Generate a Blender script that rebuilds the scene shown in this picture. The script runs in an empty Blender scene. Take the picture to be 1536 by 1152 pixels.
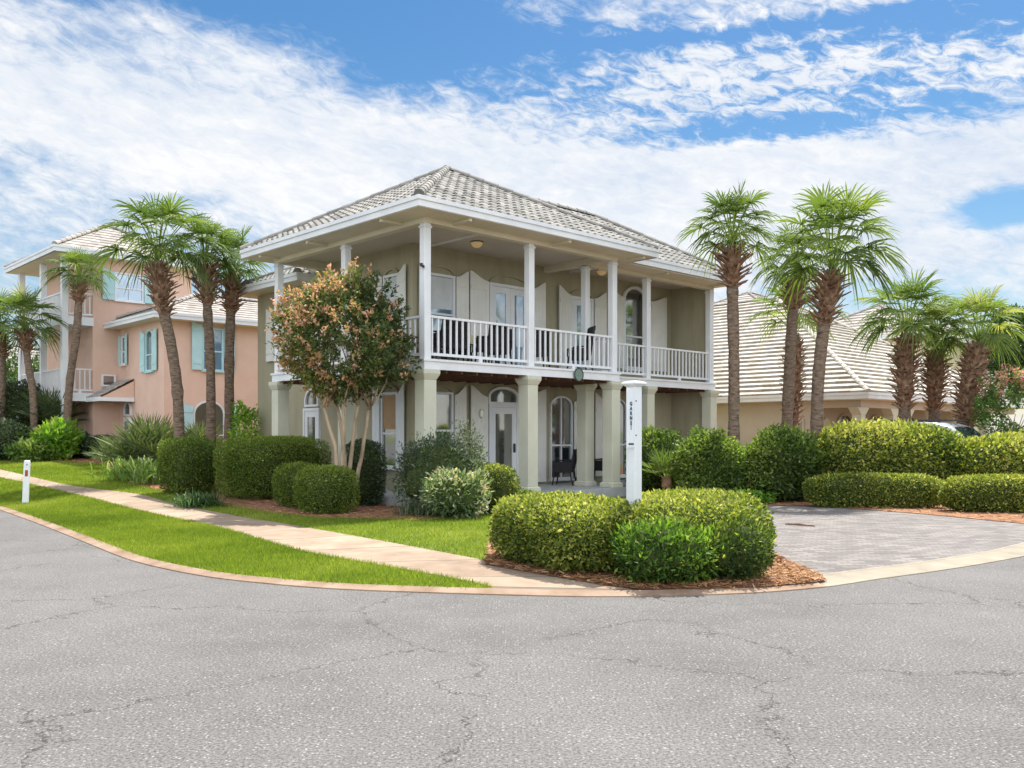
import bpy, bmesh, math, random
import numpy as np
from mathutils import Vector, Matrix
R = math.radians
scene = bpy.context.scene
COL = scene.collection
rng = np.random.default_rng(7)
random.seed(7)
UX, UY = .726, .688          # street grid directions: u = (UX,UY), v = (-UY,UX)
ANG = math.atan2(UY, UX)
F, CX, HY, CH = 1357.0, 768.0, 653.0, 1.6

def sstep(t): t = np.clip(t, 0, 1); return t * t * (3 - 2 * t)
def rise(x, y):              # the lots climb gently away from the corner on the left
    q = (x + 10.98) * UX + (y - 19.4) * UY
    return .04 * np.clip(y - 17 + .6 * np.exp(-np.abs(y - 17) / 1.2) * 0, 0, 21) * sstep((-1 - x) / 5) * sstep(q / 2.2)
def G(px, py, z=0.0):        # ground point seen in the survey photograph
    d = (CH - z) * F / (py - HY)
    if z > 0:
        lo, hi = 3., d
        for _ in range(40):
            m_ = (lo + hi) / 2
            if (CH - z - rise((px - CX) / F * m_, m_)) * F / m_ + HY > py: lo = m_
            else: hi = m_
        d = (lo + hi) / 2
    return ((px - CX) / F * d, d)
def at(px, d): return ((px - CX) / F * d, d)
def zat(py, d): return CH + (HY - py) / F * d

# ------------------------------------------------------------------ tagging
def tag(o, label=None, cat=None, group=None, kind=None):
    if label: o['label'] = label
    if cat: o['category'] = cat
    if group: o['group'] = group
    if kind: o['kind'] = kind
    return o
def empty(name, loc=(0, 0, 0), rz=0.0, parent=None):
    o = bpy.data.objects.new(name, None); COL.objects.link(o)
    o.location = loc; o.rotation_euler = (0, 0, rz); o.empty_display_size = .2
    if parent: o.parent = parent
    return o
def copy_tree(o, parent=None):
    c = o.copy(); COL.objects.link(c); c.parent = parent
    for ch in list(o.children): copy_tree(ch, c)
    return c

# ------------------------------------------------------------------ materials
def newmat(name):
    m = bpy.data.materials.new(name); m.use_nodes = True
    nt = m.node_tree; b = nt.nodes['Principled BSDF']
    return m, nt, b
def N(nt, t, **kw):
    n = nt.nodes.new(t)
    for k, v in kw.items():
        if k in ('op',): n.operation = v
        elif hasattr(n, k) and k not in n.inputs: setattr(n, k, v)
        else: n.inputs[k].default_value = v
    return n
def ramp(nt, src, stops):
    r = nt.nodes.new('ShaderNodeValToRGB'); e = r.color_ramp.elements
    while len(e) < len(stops): e.new(.5)
    for i, (p, c) in enumerate(stops):
        e[i].position = p; e[i].color = (*c, 1) if len(c) == 3 else c
    nt.links.new(src, r.inputs[0]); return r
def L(nt, a, b): nt.links.new(a, b)
def mapping(nt, scale=(1, 1, 1), coord='Object'):
    tc = nt.nodes.new('ShaderNodeTexCoord'); mp = nt.nodes.new('ShaderNodeMapping')
    mp.inputs['Scale'].default_value = scale
    L(nt, tc.outputs[coord], mp.inputs['Vector']); return mp.outputs['Vector']
def noisy(name, c1, c2, scale=4, rough=.75, bump=.0, bscale=60, stretch=(1, 1, 1), detail=5, spec=.3, c3=None, world=False):
    m, nt, b = newmat(name)
    v = mapping(nt, stretch)
    if world:
        g = nt.nodes.new('ShaderNodeNewGeometry'); v = g.outputs['Position']
    n = N(nt, 'ShaderNodeTexNoise', Scale=scale, Detail=detail, Roughness=.6); L(nt, v, n.inputs['Vector'])
    st = [(.32, c1), (.68, c2)]
    if c3: st = [(.3, c1), (.55, c2), (.72, c3)]
    r = ramp(nt, n.outputs['Fac'], st); L(nt, r.outputs[0], b.inputs['Base Color'])
    b.inputs['Roughness'].default_value = rough; b.inputs['Specular IOR Level'].default_value = spec
    if bump:
        n2 = N(nt, 'ShaderNodeTexNoise', Scale=bscale, Detail=4); L(nt, v, n2.inputs['Vector'])
        bp = N(nt, 'ShaderNodeBump', Strength=bump, Distance=.01); L(nt, n2.outputs['Fac'], bp.inputs['Height']); L(nt, bp.outputs[0], b.inputs['Normal'])
    return m
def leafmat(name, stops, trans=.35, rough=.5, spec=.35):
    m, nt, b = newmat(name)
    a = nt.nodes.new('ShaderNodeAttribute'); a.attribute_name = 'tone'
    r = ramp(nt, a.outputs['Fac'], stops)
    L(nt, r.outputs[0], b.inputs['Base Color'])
    b.inputs['Roughness'].default_value = rough; b.inputs['Specular IOR Level'].default_value = spec
    t = nt.nodes.new('ShaderNodeBsdfTranslucent')
    g = N(nt, 'ShaderNodeMix'); g.data_type = 'RGBA'; g.blend_type = 'MULTIPLY'; g.inputs[0].default_value = 1
    L(nt, r.outputs[0], g.inputs[6]); g.inputs[7].default_value = (1.5, 1.7, .7, 1)
    L(nt, g.outputs[2], t.inputs['Color'])
    mx = nt.nodes.new('ShaderNodeMixShader'); mx.inputs[0].default_value = trans
    L(nt, b.outputs[0], mx.inputs[1]); L(nt, t.outputs[0], mx.inputs[2])
    L(nt, mx.outputs[0], nt.nodes['Material Output'].inputs['Surface'])
    return m

M = {}
M['white'] = noisy('white_paint', (.66, .68, .70), (.76, .77, .77), scale=1.5, rough=.45, spec=.4)
M['cream'] = noisy('cream_soffit', (.62, .57, .44), (.70, .65, .52), scale=1.2, rough=.6)
M['shutter'] = noisy('shutter_paint', (.66, .65, .60), (.74, .73, .68), scale=2.2, rough=.5)
M['khaki'] = noisy('khaki_stucco', (.315, .285, .19), (.375, .34, .235), scale=1.6, rough=.9, bump=.35, bscale=60, stretch=(1.6, 1.6, .35), detail=8, c3=(.35, .315, .215))
M['column'] = noisy('column_stucco', (.50, .50, .39), (.58, .575, .46), scale=1.3, rough=.9, bump=.3, bscale=90)
M['ceiling'] = noisy('porch_ceiling', (.50, .46, .38), (.57, .53, .45), scale=.9, rough=.6)
M['joist'] = noisy('joist_wood', (.11, .05, .03), (.20, .10, .06), scale=5, rough=.8, stretch=(1, 6, 1))
M['slab'] = noisy('porch_slab', (.30, .31, .31), (.40, .41, .41), scale=3, rough=.85)
M['black'] = noisy('black_wicker', (.008, .008, .009), (.02, .02, .022), scale=40, rough=.55)
M['pink'] = noisy('pink_stucco', (.62, .42, .325), (.70, .49, .39), scale=.7, rough=.9, bump=.3, bscale=70, c3=(.66, .44, .33))
M['pinkband'] = noisy('peach_band', (.66, .40, .27), (.72, .46, .33), scale=.7, rough=.9)
M['turq'] = noisy('turquoise_paint', (.38, .60, .62), (.48, .68, .70), scale=2, rough=.5)
M['tan'] = noisy('tan_stucco', (.45, .395, .315), (.52, .46, .37), scale=.8, rough=.9, bump=.2, bscale=70)
M['beige'] = noisy('beige_stucco', (.62, .52, .34), (.68, .58, .40), scale=.6, rough=.9)
M['greenplaque'] = noisy('green_plaque', (.10, .15, .12), (.20, .28, .23), scale=22, rough=.5)
M['metal'] = noisy('dark_metal', (.03, .03, .03), (.06, .06, .06), scale=20, rough=.4)
M['amber'], nt, b = newmat('amber_glass'); b.inputs['Base Color'].default_value = (.70, .56, .34, 1); b.inputs['Roughness'].default_value = .3
b.inputs['Emission Color'].default_value = (1, .62, .22, 1); b.inputs['Emission Strength'].default_value = .06
M['navy'] = noisy('navy_lettering', (.015, .04, .08), (.02, .05, .10), scale=20, rough=.6)
M['bronze'] = noisy('orange_reflector', (.25, .05, .01), (.32, .08, .02), scale=20, rough=.4)
M['shade'] = noisy('tan_roller_shade', (.42, .27, .15), (.48, .32, .19), scale=5, rough=.8)
M['paleblind'] = noisy('pale_blind', (.50, .52, .52), (.60, .62, .62), scale=2, rough=.7)
M['cloth'] = noisy('tablecloth', (.55, .50, .30), (.62, .57, .38), scale=5, rough=.8)
M['tyre'] = noisy('tyre_rubber', (.015, .015, .015), (.03, .03, .03), scale=20, rough=.8)
M['carpaint'], nt, b = newmat('silver_car_paint'); b.inputs['Base Color'].default_value = (.62, .66, .70, 1); b.inputs['Metallic'].default_value = .3; b.inputs['Roughness'].default_value = .25; b.inputs['Coat Weight'].default_value = .6
def glassm(name, col, rough=.06, spec=.9):
    m, nt, b = newmat(name)
    v = mapping(nt, (1, 1, 1)); n = N(nt, 'ShaderNodeTexNoise', Scale=1.3, Detail=2); L(nt, v, n.inputs['Vector'])
    r = ramp(nt, n.outputs['Fac'], [(.35, tuple(c * .6 for c in col)), (.65, col)]); L(nt, r.outputs[0], b.inputs['Base Color'])
    b.inputs['Roughness'].default_value = rough; b.inputs['Specular IOR Level'].default_value = spec
    bp = N(nt, 'ShaderNodeBump', Strength=.06, Distance=.05); n2 = N(nt, 'ShaderNodeTexNoise', Scale=2.0, Detail=1); L(nt, v, n2.inputs['Vector'])
    L(nt, n2.outputs['Fac'], bp.inputs['Height']); L(nt, bp.outputs[0], b.inputs['Normal'])
    b.inputs['IOR'].default_value = 2.5
    return m
M['glass'] = glassm('dark_window_glass', (.02, .03, .035))
M['skyglass'] = glassm('sky_reflection_glass', (.09, .25, .42))  # blue sky reflection put into the base colour of these panes
M['greyglass'] = glassm('grey_window_glass', (.10, .11, .11))
# flowing roof tile
def tilemat(name, c1, c2, c3, p=.30, co=.36):
    m, nt, b = newmat(name)
    a = nt.nodes.new('ShaderNodeAttribute'); a.attribute_name = 'tone'
    r = ramp(nt, a.outputs['Fac'], [(0, c1), (.5, c2), (1, c3)])
    v = mapping(nt); n = N(nt, 'ShaderNodeTexNoise', Scale=7, Detail=6, Roughness=.7); L(nt, v, n.inputs['Vector'])
    r2 = ramp(nt, n.outputs['Fac'], [(.3, (.72, .70, .68)), (.7, (1.05, 1.05, 1.05))])
    g = N(nt, 'ShaderNodeMix'); g.data_type = 'RGBA'; g.blend_type = 'MULTIPLY'; g.inputs[0].default_value = 1
    L(nt, r.outputs[0], g.inputs[6]); L(nt, r2.outputs[0], g.inputs[7]); L(nt, g.outputs[2], b.inputs['Base Color'])
    b.inputs['Roughness'].default_value = .85
    return m
M['tile'] = tilemat('grey_barrel_tile', (.14, .135, .125), (.245, .235, .215), (.345, .33, .30))
M['flattile'] = tilemat('cream_flat_tile', (.40, .365, .31), (.52, .48, .42), (.62, .58, .51))
M['fartile'] = tilemat('greyish_flat_tile', (.26, .235, .21), (.34, .31, .28), (.42, .385, .35))
# trunks
M['palmbark'] = noisy('palm_bark', (.06, .04, .028), (.19, .135, .095), scale=7, rough=.95, bump=.9, bscale=26, stretch=(1, 1, 3), c3=(.28, .22, .17))
M['boot'] = noisy('palm_boot', (.10, .05, .03), (.27, .16, .10), scale=6, rough=.9, c3=(.42, .31, .21))
M['myrtlebark'] = noisy('crape_myrtle_bark', (.20, .14, .09), (.40, .31, .21), scale=5, rough=.8, stretch=(1, 1, .4), c3=(.42, .30, .20))
M['twig'] = noisy('shrub_twig', (.06, .05, .03), (.10, .08, .05), scale=8, rough=.9)
# foliage
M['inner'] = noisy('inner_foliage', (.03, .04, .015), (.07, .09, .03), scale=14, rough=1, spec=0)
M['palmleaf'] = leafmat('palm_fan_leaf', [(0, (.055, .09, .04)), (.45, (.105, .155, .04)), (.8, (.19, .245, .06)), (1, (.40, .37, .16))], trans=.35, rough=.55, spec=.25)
M['palmetto'] = leafmat('palmetto_leaf', [(0, (.05, .08, .035)), (.6, (.11, .14, .06)), (.9, (.22, .23, .12)), (1, (.40, .32, .22))], trans=.25, rough=.6, spec=.2)
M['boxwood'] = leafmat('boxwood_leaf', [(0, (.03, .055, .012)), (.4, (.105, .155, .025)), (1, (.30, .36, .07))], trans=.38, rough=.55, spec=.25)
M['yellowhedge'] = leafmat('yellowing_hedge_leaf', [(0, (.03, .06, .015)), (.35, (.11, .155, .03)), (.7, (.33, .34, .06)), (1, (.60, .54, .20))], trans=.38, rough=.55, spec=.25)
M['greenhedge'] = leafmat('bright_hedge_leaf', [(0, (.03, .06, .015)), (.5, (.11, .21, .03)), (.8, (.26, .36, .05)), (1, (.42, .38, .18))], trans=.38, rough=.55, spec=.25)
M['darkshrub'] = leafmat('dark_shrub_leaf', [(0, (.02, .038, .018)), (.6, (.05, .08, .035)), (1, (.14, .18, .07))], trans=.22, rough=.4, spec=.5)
M['broad'] = leafmat('broad_leaf', [(0, (.03, .055, .015)), (.5, (.11, .175, .035)), (1, (.36, .42, .10))], trans=.4, rough=.5, spec=.3)
M['lime'] = leafmat('lime_leaf', [(0, (.10, .22, .03)), (.6, (.24, .40, .05)), (1, (.50, .52, .12))], trans=.4)
M['variegated'] = leafmat('variegated_leaf', [(0, (.05, .10, .04)), (.45, (.14, .22, .09)), (.75, (.50, .50, .34)), (1, (.62, .40, .34))], trans=.3)
M['bluegreen'] = leafmat('grey_green_leaf', [(0, (.045, .07, .045)), (.6, (.11, .15, .085)), (1, (.30, .33, .20))], trans=.3)
M['strap'] = leafmat('strap_leaf', [(0, (.03, .07, .025)), (.6, (.07, .14, .035)), (1, (.22, .28, .08))], trans=.3)
M['paleleaf'] = leafmat('pale_strap_leaf', [(0, (.08, .14, .03)), (.5, (.18, .28, .06)), (1, (.42, .46, .20))], trans=.35)
M['myrtle'] = leafmat('crape_myrtle_leaf', [(0, (.03, .045, .022)), (.42, (.10, .14, .04)), (.62, (.22, .24, .06)), (.78, (.56, .29, .17)), (1, (.70, .38, .33))], trans=.3)
M['pinkmyrtle'] = leafmat('pink_myrtle_leaf', [(0, (.04, .09, .025)), (.55, (.12, .22, .04)), (.75, (.30, .30, .10)), (.85, (.62, .20, .32)), (1, (.72, .36, .42))], trans=.3)
M['treeleaf'] = leafmat('far_tree_leaf', [(0, (.03, .06, .02)), (.5, (.06, .11, .03)), (1, (.14, .20, .05))], trans=.3)
M['grass'] = leafmat('grass_blade', [(0, (.075, .115, .014)), (.5, (.17, .225, .028)), (.85, (.29, .32, .05)), (1, (.42, .36, .16))], trans=.45, rough=.6, spec=.15)
M['straw'] = leafmat('pine_needle', [(0, (.14, .06, .03)), (.5, (.34, .17, .08)), (1, (.58, .36, .20))], trans=.1, rough=.8)
M['flower'] = leafmat('potted_flower', [(0, (.05, .10, .03)), (.5, (.12, .16, .05)), (.6, (.55, .12, .18)), (1, (.70, .30, .30))], trans=.3)

# ground materials
def asphalt():
    m, nt, b = newmat('worn_asphalt')
    g = nt.nodes.new('ShaderNodeNewGeometry'); P = g.outputs['Position']
    big = N(nt, 'ShaderNodeTexNoise', Scale=.30, Detail=8, Roughness=.72); L(nt, P, big.inputs['Vector'])
    r0 = ramp(nt, big.outputs['Fac'], [(.3, (.102, .098, .096)), (.5, (.142, .136, .132)), (.7, (.172, .164, .159))])
    fine = N(nt, 'ShaderNodeTexNoise', Scale=55, Detail=3, Roughness=.75); L(nt, P, fine.inputs['Vector'])
    r1 = ramp(nt, fine.outputs['Fac'], [(.36, (.50, .50, .50)), (.5, (.97, .97, .97)), (.64, (1.5, 1.48, 1.45))])
    mul = N(nt, 'ShaderNodeMix'); mul.data_type = 'RGBA'; mul.blend_type = 'MULTIPLY'; mul.inputs[0].default_value = 1
    L(nt, r0.outputs[0], mul.inputs[6]); L(nt, r1.outputs[0], mul.inputs[7])
    # pale aggregate chips
    vo = N(nt, 'ShaderNodeTexVoronoi', Scale=42); L(nt, P, vo.inputs['Vector'])
    sc = nt.nodes.new('ShaderNodeSeparateColor'); L(nt, vo.outputs['Color'], sc.inputs[0])
    gt = N(nt, 'ShaderNodeMath', op='GREATER_THAN'); gt.inputs[1].default_value = .80; L(nt, sc.outputs[0], gt.inputs[0])
    lt = N(nt, 'ShaderNodeMath', op='LESS_THAN'); lt.inputs[1].default_value = .30; L(nt, vo.outputs['Distance'], lt.inputs[0])
    an = N(nt, 'ShaderNodeMath', op='MULTIPLY'); L(nt, gt.outputs[0], an.inputs[0]); L(nt, lt.outputs[0], an.inputs[1])
    mx = N(nt, 'ShaderNodeMix'); mx.data_type = 'RGBA'; L(nt, an.outputs[0], mx.inputs[0]); L(nt, mul.outputs[2], mx.inputs[6]); mx.inputs[7].default_value = (.29, .28, .27, 1)
    # cracks: warped voronoi edges, broken up by noise
    wn = N(nt, 'ShaderNodeTexNoise', Scale=1.6, Detail=6, Roughness=.7); L(nt, P, wn.inputs['Vector'])
    sub = N(nt, 'ShaderNodeVectorMath', op='MULTIPLY_ADD'); L(nt, wn.outputs['Color'], sub.inputs[0]); sub.inputs[1].default_value = (.9, .9, .9); L(nt, P, sub.inputs[2])
    cr = N(nt, 'ShaderNodeTexVoronoi', Scale=.42); cr.feature = 'DISTANCE_TO_EDGE'; L(nt, sub.outputs[0], cr.inputs['Vector'])
    c1 = N(nt, 'ShaderNodeMath', op='LESS_THAN'); c1.inputs[1].default_value = .0036; L(nt, cr.outputs['Distance'], c1.inputs[0])
    bn = N(nt, 'ShaderNodeTexNoise', Scale=.8, Detail=3); L(nt, P, bn.inputs['Vector'])
    c2 = N(nt, 'ShaderNodeMapRange'); c2.inputs[1].default_value = .36; c2.inputs[2].default_value = .48; L(nt, bn.outputs['Fac'], c2.inputs[0])
    c3 = N(nt, 'ShaderNodeMath', op='MULTIPLY'); L(nt, c1.outputs[0], c3.inputs[0]); L(nt, c2.outputs[0], c3.inputs[1])
    c4 = N(nt, 'ShaderNodeMath', op='MULTIPLY'); L(nt, c3.outputs[0], c4.inputs[0]); c4.inputs[1].default_value = .88
    mc = N(nt, 'ShaderNodeMix'); mc.data_type = 'RGBA'; L(nt, c4.outputs[0], mc.inputs[0]); L(nt, mx.outputs[2], mc.inputs[6]); mc.inputs[7].default_value = (.05, .048, .042, 1)
    L(nt, mc.outputs[2], b.inputs['Base Color'])
    b.inputs['Roughness'].default_value = .9; b.inputs['Specular IOR Level'].default_value = .2
    bp = N(nt, 'ShaderNodeBump', Strength=.5, Distance=.006); L(nt, fine.outputs['Fac'], bp.inputs['Height']); L(nt, bp.outputs[0], b.inputs['Normal'])
    return m
def pavers():
    m, nt, b = newmat('grey_pavers')
    g = nt.nodes.new('ShaderNodeNewGeometry'); mp = nt.nodes.new('ShaderNodeMapping'); L(nt, g.outputs['Position'], mp.inputs['Vector'])
    mp.inputs['Rotation'].default_value = (0, 0, -ANG + R(45))
    wn = N(nt, 'ShaderNodeTexNoise', Scale=3, Detail=2); L(nt, mp.outputs[0], wn.inputs['Vector'])
    va = N(nt, 'ShaderNodeVectorMath', op='MULTIPLY_ADD'); L(nt, wn.outputs['Color'], va.inputs[0]); va.inputs[1].default_value = (.02, .02, 0); L(nt, mp.outputs[0], va.inputs[2])
    br = N(nt, 'ShaderNodeTexBrick', Scale=1.0); L(nt, va.outputs[0], br.inputs['Vector'])
    br.inputs['Color1'].default_value = (.125, .113, .108, 1); br.inputs['Color2'].default_value = (.235, .215, .202, 1); br.inputs['Mortar'].default_value = (.10, .09, .08, 1)
    br.inputs['Mortar Size'].default_value = .008; br.inputs['Brick Width'].default_value = .22; br.inputs['Row Height'].default_value = .11; br.inputs['Bias'].default_value = 0
    n = N(nt, 'ShaderNodeTexNoise', Scale=1.1, Detail=6, Roughness=.65); L(nt, mp.outputs[0], n.inputs['Vector'])
    r = ramp(nt, n.outputs['Fac'], [(.3, (.82, .80, .80)), (.7, (1.12, 1.1, 1.08))])
    mul = N(nt, 'ShaderNodeMix'); mul.data_type = 'RGBA'; mul.blend_type = 'MULTIPLY'; mul.inputs[0].default_value = 1
    L(nt, br.outputs['Color'], mul.inputs[6]); L(nt, r.outputs[0], mul.inputs[7]); L(nt, mul.outputs[2], b.inputs['Base Color'])
    bp = N(nt, 'ShaderNodeBump', Strength=.6, Distance=.01); bp.invert = True; L(nt, br.outputs['Fac'], bp.inputs['Height']); L(nt, bp.outputs[0], b.inputs['Normal'])
    b.inputs['Roughness'].default_value = .85
    return m
def walkmat():
    m, nt, b = newmat('sidewalk_concrete')
    a = nt.nodes.new('ShaderNodeUVMap'); sp = nt.nodes.new('ShaderNodeSeparateXYZ'); L(nt, a.outputs[0], sp.inputs[0])
    g = nt.nodes.new('ShaderNodeNewGeometry')
    n = N(nt, 'ShaderNodeTexNoise', Scale=1.4, Detail=8, Roughness=.7); L(nt, g.outputs['Position'], n.inputs['Vector'])
    r = ramp(nt, n.outputs['Fac'], [(.28, (.20, .14, .095)), (.5, (.305, .225, .16)), (.72, (.39, .305, .225))])
    fr = N(nt, 'ShaderNodeMath', op='FRACT'); L(nt, sp.outputs[0], fr.inputs[0])
    lt = N(nt, 'ShaderNodeMath', op='LESS_THAN'); lt.inputs[1].default_value = .034; L(nt, fr.outputs[0], lt.inputs[0])
    lm = N(nt, 'ShaderNodeMath', op='MULTIPLY'); L(nt, lt.outputs[0], lm.inputs[0]); lm.inputs[1].default_value = .85
    fl = N(nt, 'ShaderNodeMath', op='FLOOR'); L(nt, sp.outputs[0], fl.inputs[0])
    wn = nt.nodes.new('ShaderNodeTexWhiteNoise'); wn.noise_dimensions = '1D'; L(nt, fl.outputs[0], wn.inputs['W'])
    r3 = ramp(nt, wn.outputs['Value'], [(0, (.86, .84, .82)), (1, (1.1, 1.1, 1.1))])
    mul = N(nt, 'ShaderNodeMix'); mul.data_type = 'RGBA'; mul.blend_type = 'MULTIPLY'; mul.inputs[0].default_value = 1
    L(nt, r.outputs[0], mul.inputs[6]); L(nt, r3.outputs[0], mul.inputs[7])
    mx = N(nt, 'ShaderNodeMix'); mx.data_type = 'RGBA'; L(nt, lm.outputs[0], mx.inputs[0]); L(nt, mul.outputs[2], mx.inputs[6]); mx.inputs[7].default_value = (.14, .11, .08, 1)
    L(nt, mx.outputs[2], b.inputs['Base Color']); b.inputs['Roughness'].default_value = .9
    n2 = N(nt, 'ShaderNodeTexNoise', Scale=70, Detail=3); L(nt, g.outputs['Position'], n2.inputs['Vector'])
    bp = N(nt, 'ShaderNodeBump', Strength=.25, Distance=.004); L(nt, n2.outputs['Fac'], bp.inputs['Height']); L(nt, bp.outputs[0], b.inputs['Normal'])
    return m
M['asphalt'] = asphalt(); M['pavers'] = pavers(); M['walk'] = walkmat()
M['kerb'] = noisy('rusty_kerb', (.20, .125, .08), (.29, .205, .145), scale=2.2, rough=.9, c3=(.34, .26, .195), world=True, detail=8)
M['apron'] = noisy('pale_concrete', (.23, .20, .155), (.33, .285, .22), scale=2.2, rough=.9, world=True, detail=8)
M['lawn'] = noisy('lawn_soil_green', (.08, .12, .02), (.14, .18, .03), scale=1.3, rough=1, world=True, c3=(.17, .23, .035))
M['far'] = noisy('far_ground', (.08, .12, .03), (.12, .15, .05), scale=.2, rough=1, world=True)
M['mulch'] = noisy('mulch_soil', (.13, .06, .035), (.30, .15, .08), scale=9, rough=1, world=True, bump=.8, bscale=40, c3=(.42, .24, .13))

# ------------------------------------------------------------------ mesh builders
class MB:
    def __init__(s): s.v = []; s.f = []; s.t = []
    def add(s, vs, fs, tone=.5):
        k = len(s.v); s.v += [tuple(p) for p in vs]; s.f += [tuple(i + k for i in f) for f in fs]; s.t += [tone] * len(fs); return s
    def box(s, x0, x1, y0, y1, z0, z1, tone=.5):
        if x0 > x1: x0, x1 = x1, x0
        if y0 > y1: y0, y1 = y1, y0
        if z0 > z1: z0, z1 = z1, z0
        return s.add([(x0, y0, z0), (x1, y0, z0), (x1, y1, z0), (x0, y1, z0), (x0, y0, z1), (x1, y0, z1), (x1, y1, z1), (x0, y1, z1)],
                     [(0, 3, 2, 1), (4, 5, 6, 7), (0, 1, 5, 4), (1, 2, 6, 5), (2, 3, 7, 6), (3, 0, 4, 7)], tone)
    def frustum(s, cx, cy, a0, a1, z0, z1, b0=None, b1=None):
        b0 = a0 if b0 is None else b0; b1 = a1 if b1 is None else b1
        vs = []
        for (a, b, z) in ((a0, b0, z0), (a1, b1, z1)):
            vs += [(cx - a, cy - b, z), (cx + a, cy - b, z), (cx + a, cy + b, z), (cx - a, cy + b, z)]
        return s.add(vs, [(0, 3, 2, 1), (4, 5, 6, 7), (0, 1, 5, 4), (1, 2, 6, 5), (2, 3, 7, 6), (3, 0, 4, 7)])
    def prism(s, pts, d0, d1, axis):
        """polygon pts (a,z) extruded along axis 'x' or 'y' between d0,d1 (a runs along the other axis)"""
        n = len(pts); vs = []
        for d in (d0, d1):
            for (a, z) in pts: vs.append((a, d, z) if axis == 'y' else (d, a, z))
        fs = [tuple(range(n)), tuple(range(2 * n - 1, n - 1, -1))] + [(i, i + n, (i + 1) % n + n, (i + 1) % n) for i in range(n)]
        return s.add(vs, fs)
    def tube(s, pts, rad, n=8, caps=True):
        pts = [Vector(p) for p in pts]; rad = rad if hasattr(rad, '__len__') else [rad] * len(pts)
        k = len(s.v); vs = []
        up = Vector((0, 0, 1))
        for i, p in enumerate(pts):
            d = (pts[min(i + 1, len(pts) - 1)] - pts[max(i - 1, 0)]).normalized()
            a = d.cross(up) if abs(d.z) < .95 else d.cross(Vector((1, 0, 0)))
            a.normalize(); b = d.cross(a).normalized()
            for j in range(n):
                t = 2 * math.pi * j / n
                vs.append(p + a * math.cos(t) * rad[i] + b * math.sin(t) * rad[i])
        fs = []
        for i in range(len(pts) - 1):
            for j in range(n):
                fs.append((i * n + j, i * n + (j + 1) % n, (i + 1) * n + (j + 1) % n, (i + 1) * n + j))
        if caps: fs.append(tuple(range(n - 1, -1, -1))); fs.append(tuple((len(pts) - 1) * n + j for j in range(n)))
        return s.add(vs, fs)
    def lathe(s, cx, cy, prof, n=16):
        vs = []; 
        for (r, z) in prof:
            for j in range(n):
                t = 2 * math.pi * j / n; vs.append((cx + r * math.cos(t), cy + r * math.sin(t), z))
        fs = []
        for i in range(len(prof) - 1):
            for j in range(n): fs.append((i * n + j, i * n + (j + 1) % n, (i + 1) * n + (j + 1) % n, (i + 1) * n + j))
        fs.append(tuple(range(n - 1, -1, -1))); fs.append(tuple((len(prof) - 1) * n + j for j in range(n)))
        return s.add(vs, fs)
    def build(s, name, mat, parent=None, smooth=False, bevel=0, loc=None, tone=False):
        me = bpy.data.meshes.new(name); me.from_pydata(s.v, [], s.f); me.update()
        me.materials.append(mat)
        if tone:
            at_ = me.attributes.new('tone', 'FLOAT', 'FACE'); at_.data.foreach_set('value', np.array(s.t, dtype=np.float32))
        if smooth: me.polygons.foreach_set('use_smooth', [True] * len(me.polygons))
        o = bpy.data.objects.new(name, me); COL.objects.link(o)
        if parent: o.parent = parent
        if loc: o.location = loc
        if bevel:
            bm = o.modifiers.new('bevel', 'BEVEL'); bm.width = bevel; bm.segments = 2; bm.limit_method = 'ANGLE'
        return o

def mesh_np(name, V, Fc, T, mat, parent=None, smooth=False):
    V = np.asarray(V, dtype=np.float32); Fc = np.asarray(Fc, dtype=np.int32); k = Fc.shape[1]
    me = bpy.data.meshes.new(name)
    me.vertices.add(len(V)); me.vertices.foreach_set('co', V.ravel())
    me.loops.add(Fc.size); me.loops.foreach_set('vertex_index', Fc.ravel())
    me.polygons.add(len(Fc)); me.polygons.foreach_set('loop_start', np.arange(0, Fc.size, k, dtype=np.int32))
    me.update(calc_edges=True)
    me.materials.append(mat)
    if T is not None:
        a = me.attributes.new('tone', 'FLOAT', 'FACE'); a.data.foreach_set('value', np.asarray(T, dtype=np.float32))
    if smooth: me.polygons.foreach_set('use_smooth', np.ones(len(Fc), dtype=bool))
    o = bpy.data.objects.new(name, me); COL.objects.link(o)
    if parent: o.parent = parent
    return o

def unit(a): return a / (np.linalg.norm(a, axis=-1, keepdims=True) + 1e-9)
def wob(p, freq, seed, n=7):
    r = np.random.default_rng(seed); out = 0
    for i in range(n):
        k = r.normal(size=3) * freq; out = out + np.sin(p @ k + r.uniform(0, 6.28))
    return out / math.sqrt(n / 2) * .5
def leaves(P, D, size, aspect=.5, tilt=.8, fold=.15, jitter=.3):
    """one diamond leaf per point P pointing roughly along D"""
    n = len(P)
    d = unit(D + rng.normal(size=(n, 3)) * tilt)
    s = unit(np.cross(d, unit(rng.normal(size=(n, 3)))))
    nn = np.cross(d, s)
    L_ = size * (1 + jitter * rng.normal(size=(n, 1))).clip(.4, 1.9); W = L_ * aspect * .5
    a = P; t = P + d * L_; m = P + d * L_ * .45
    l = m + s * W + nn * fold * L_; r = m - s * W + nn * fold * L_
    V = np.stack([a, l, t, r], 1).reshape(-1, 3)
    Fc = np.arange(4 * n).reshape(-1, 4)
    return V, Fc
def superdir(n, e):
    d = unit(rng.normal(size=(n, 3)))
    r = (np.abs(d) ** e).sum(1, keepdims=True) ** (-1 / e)
    return d, d * r
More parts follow.
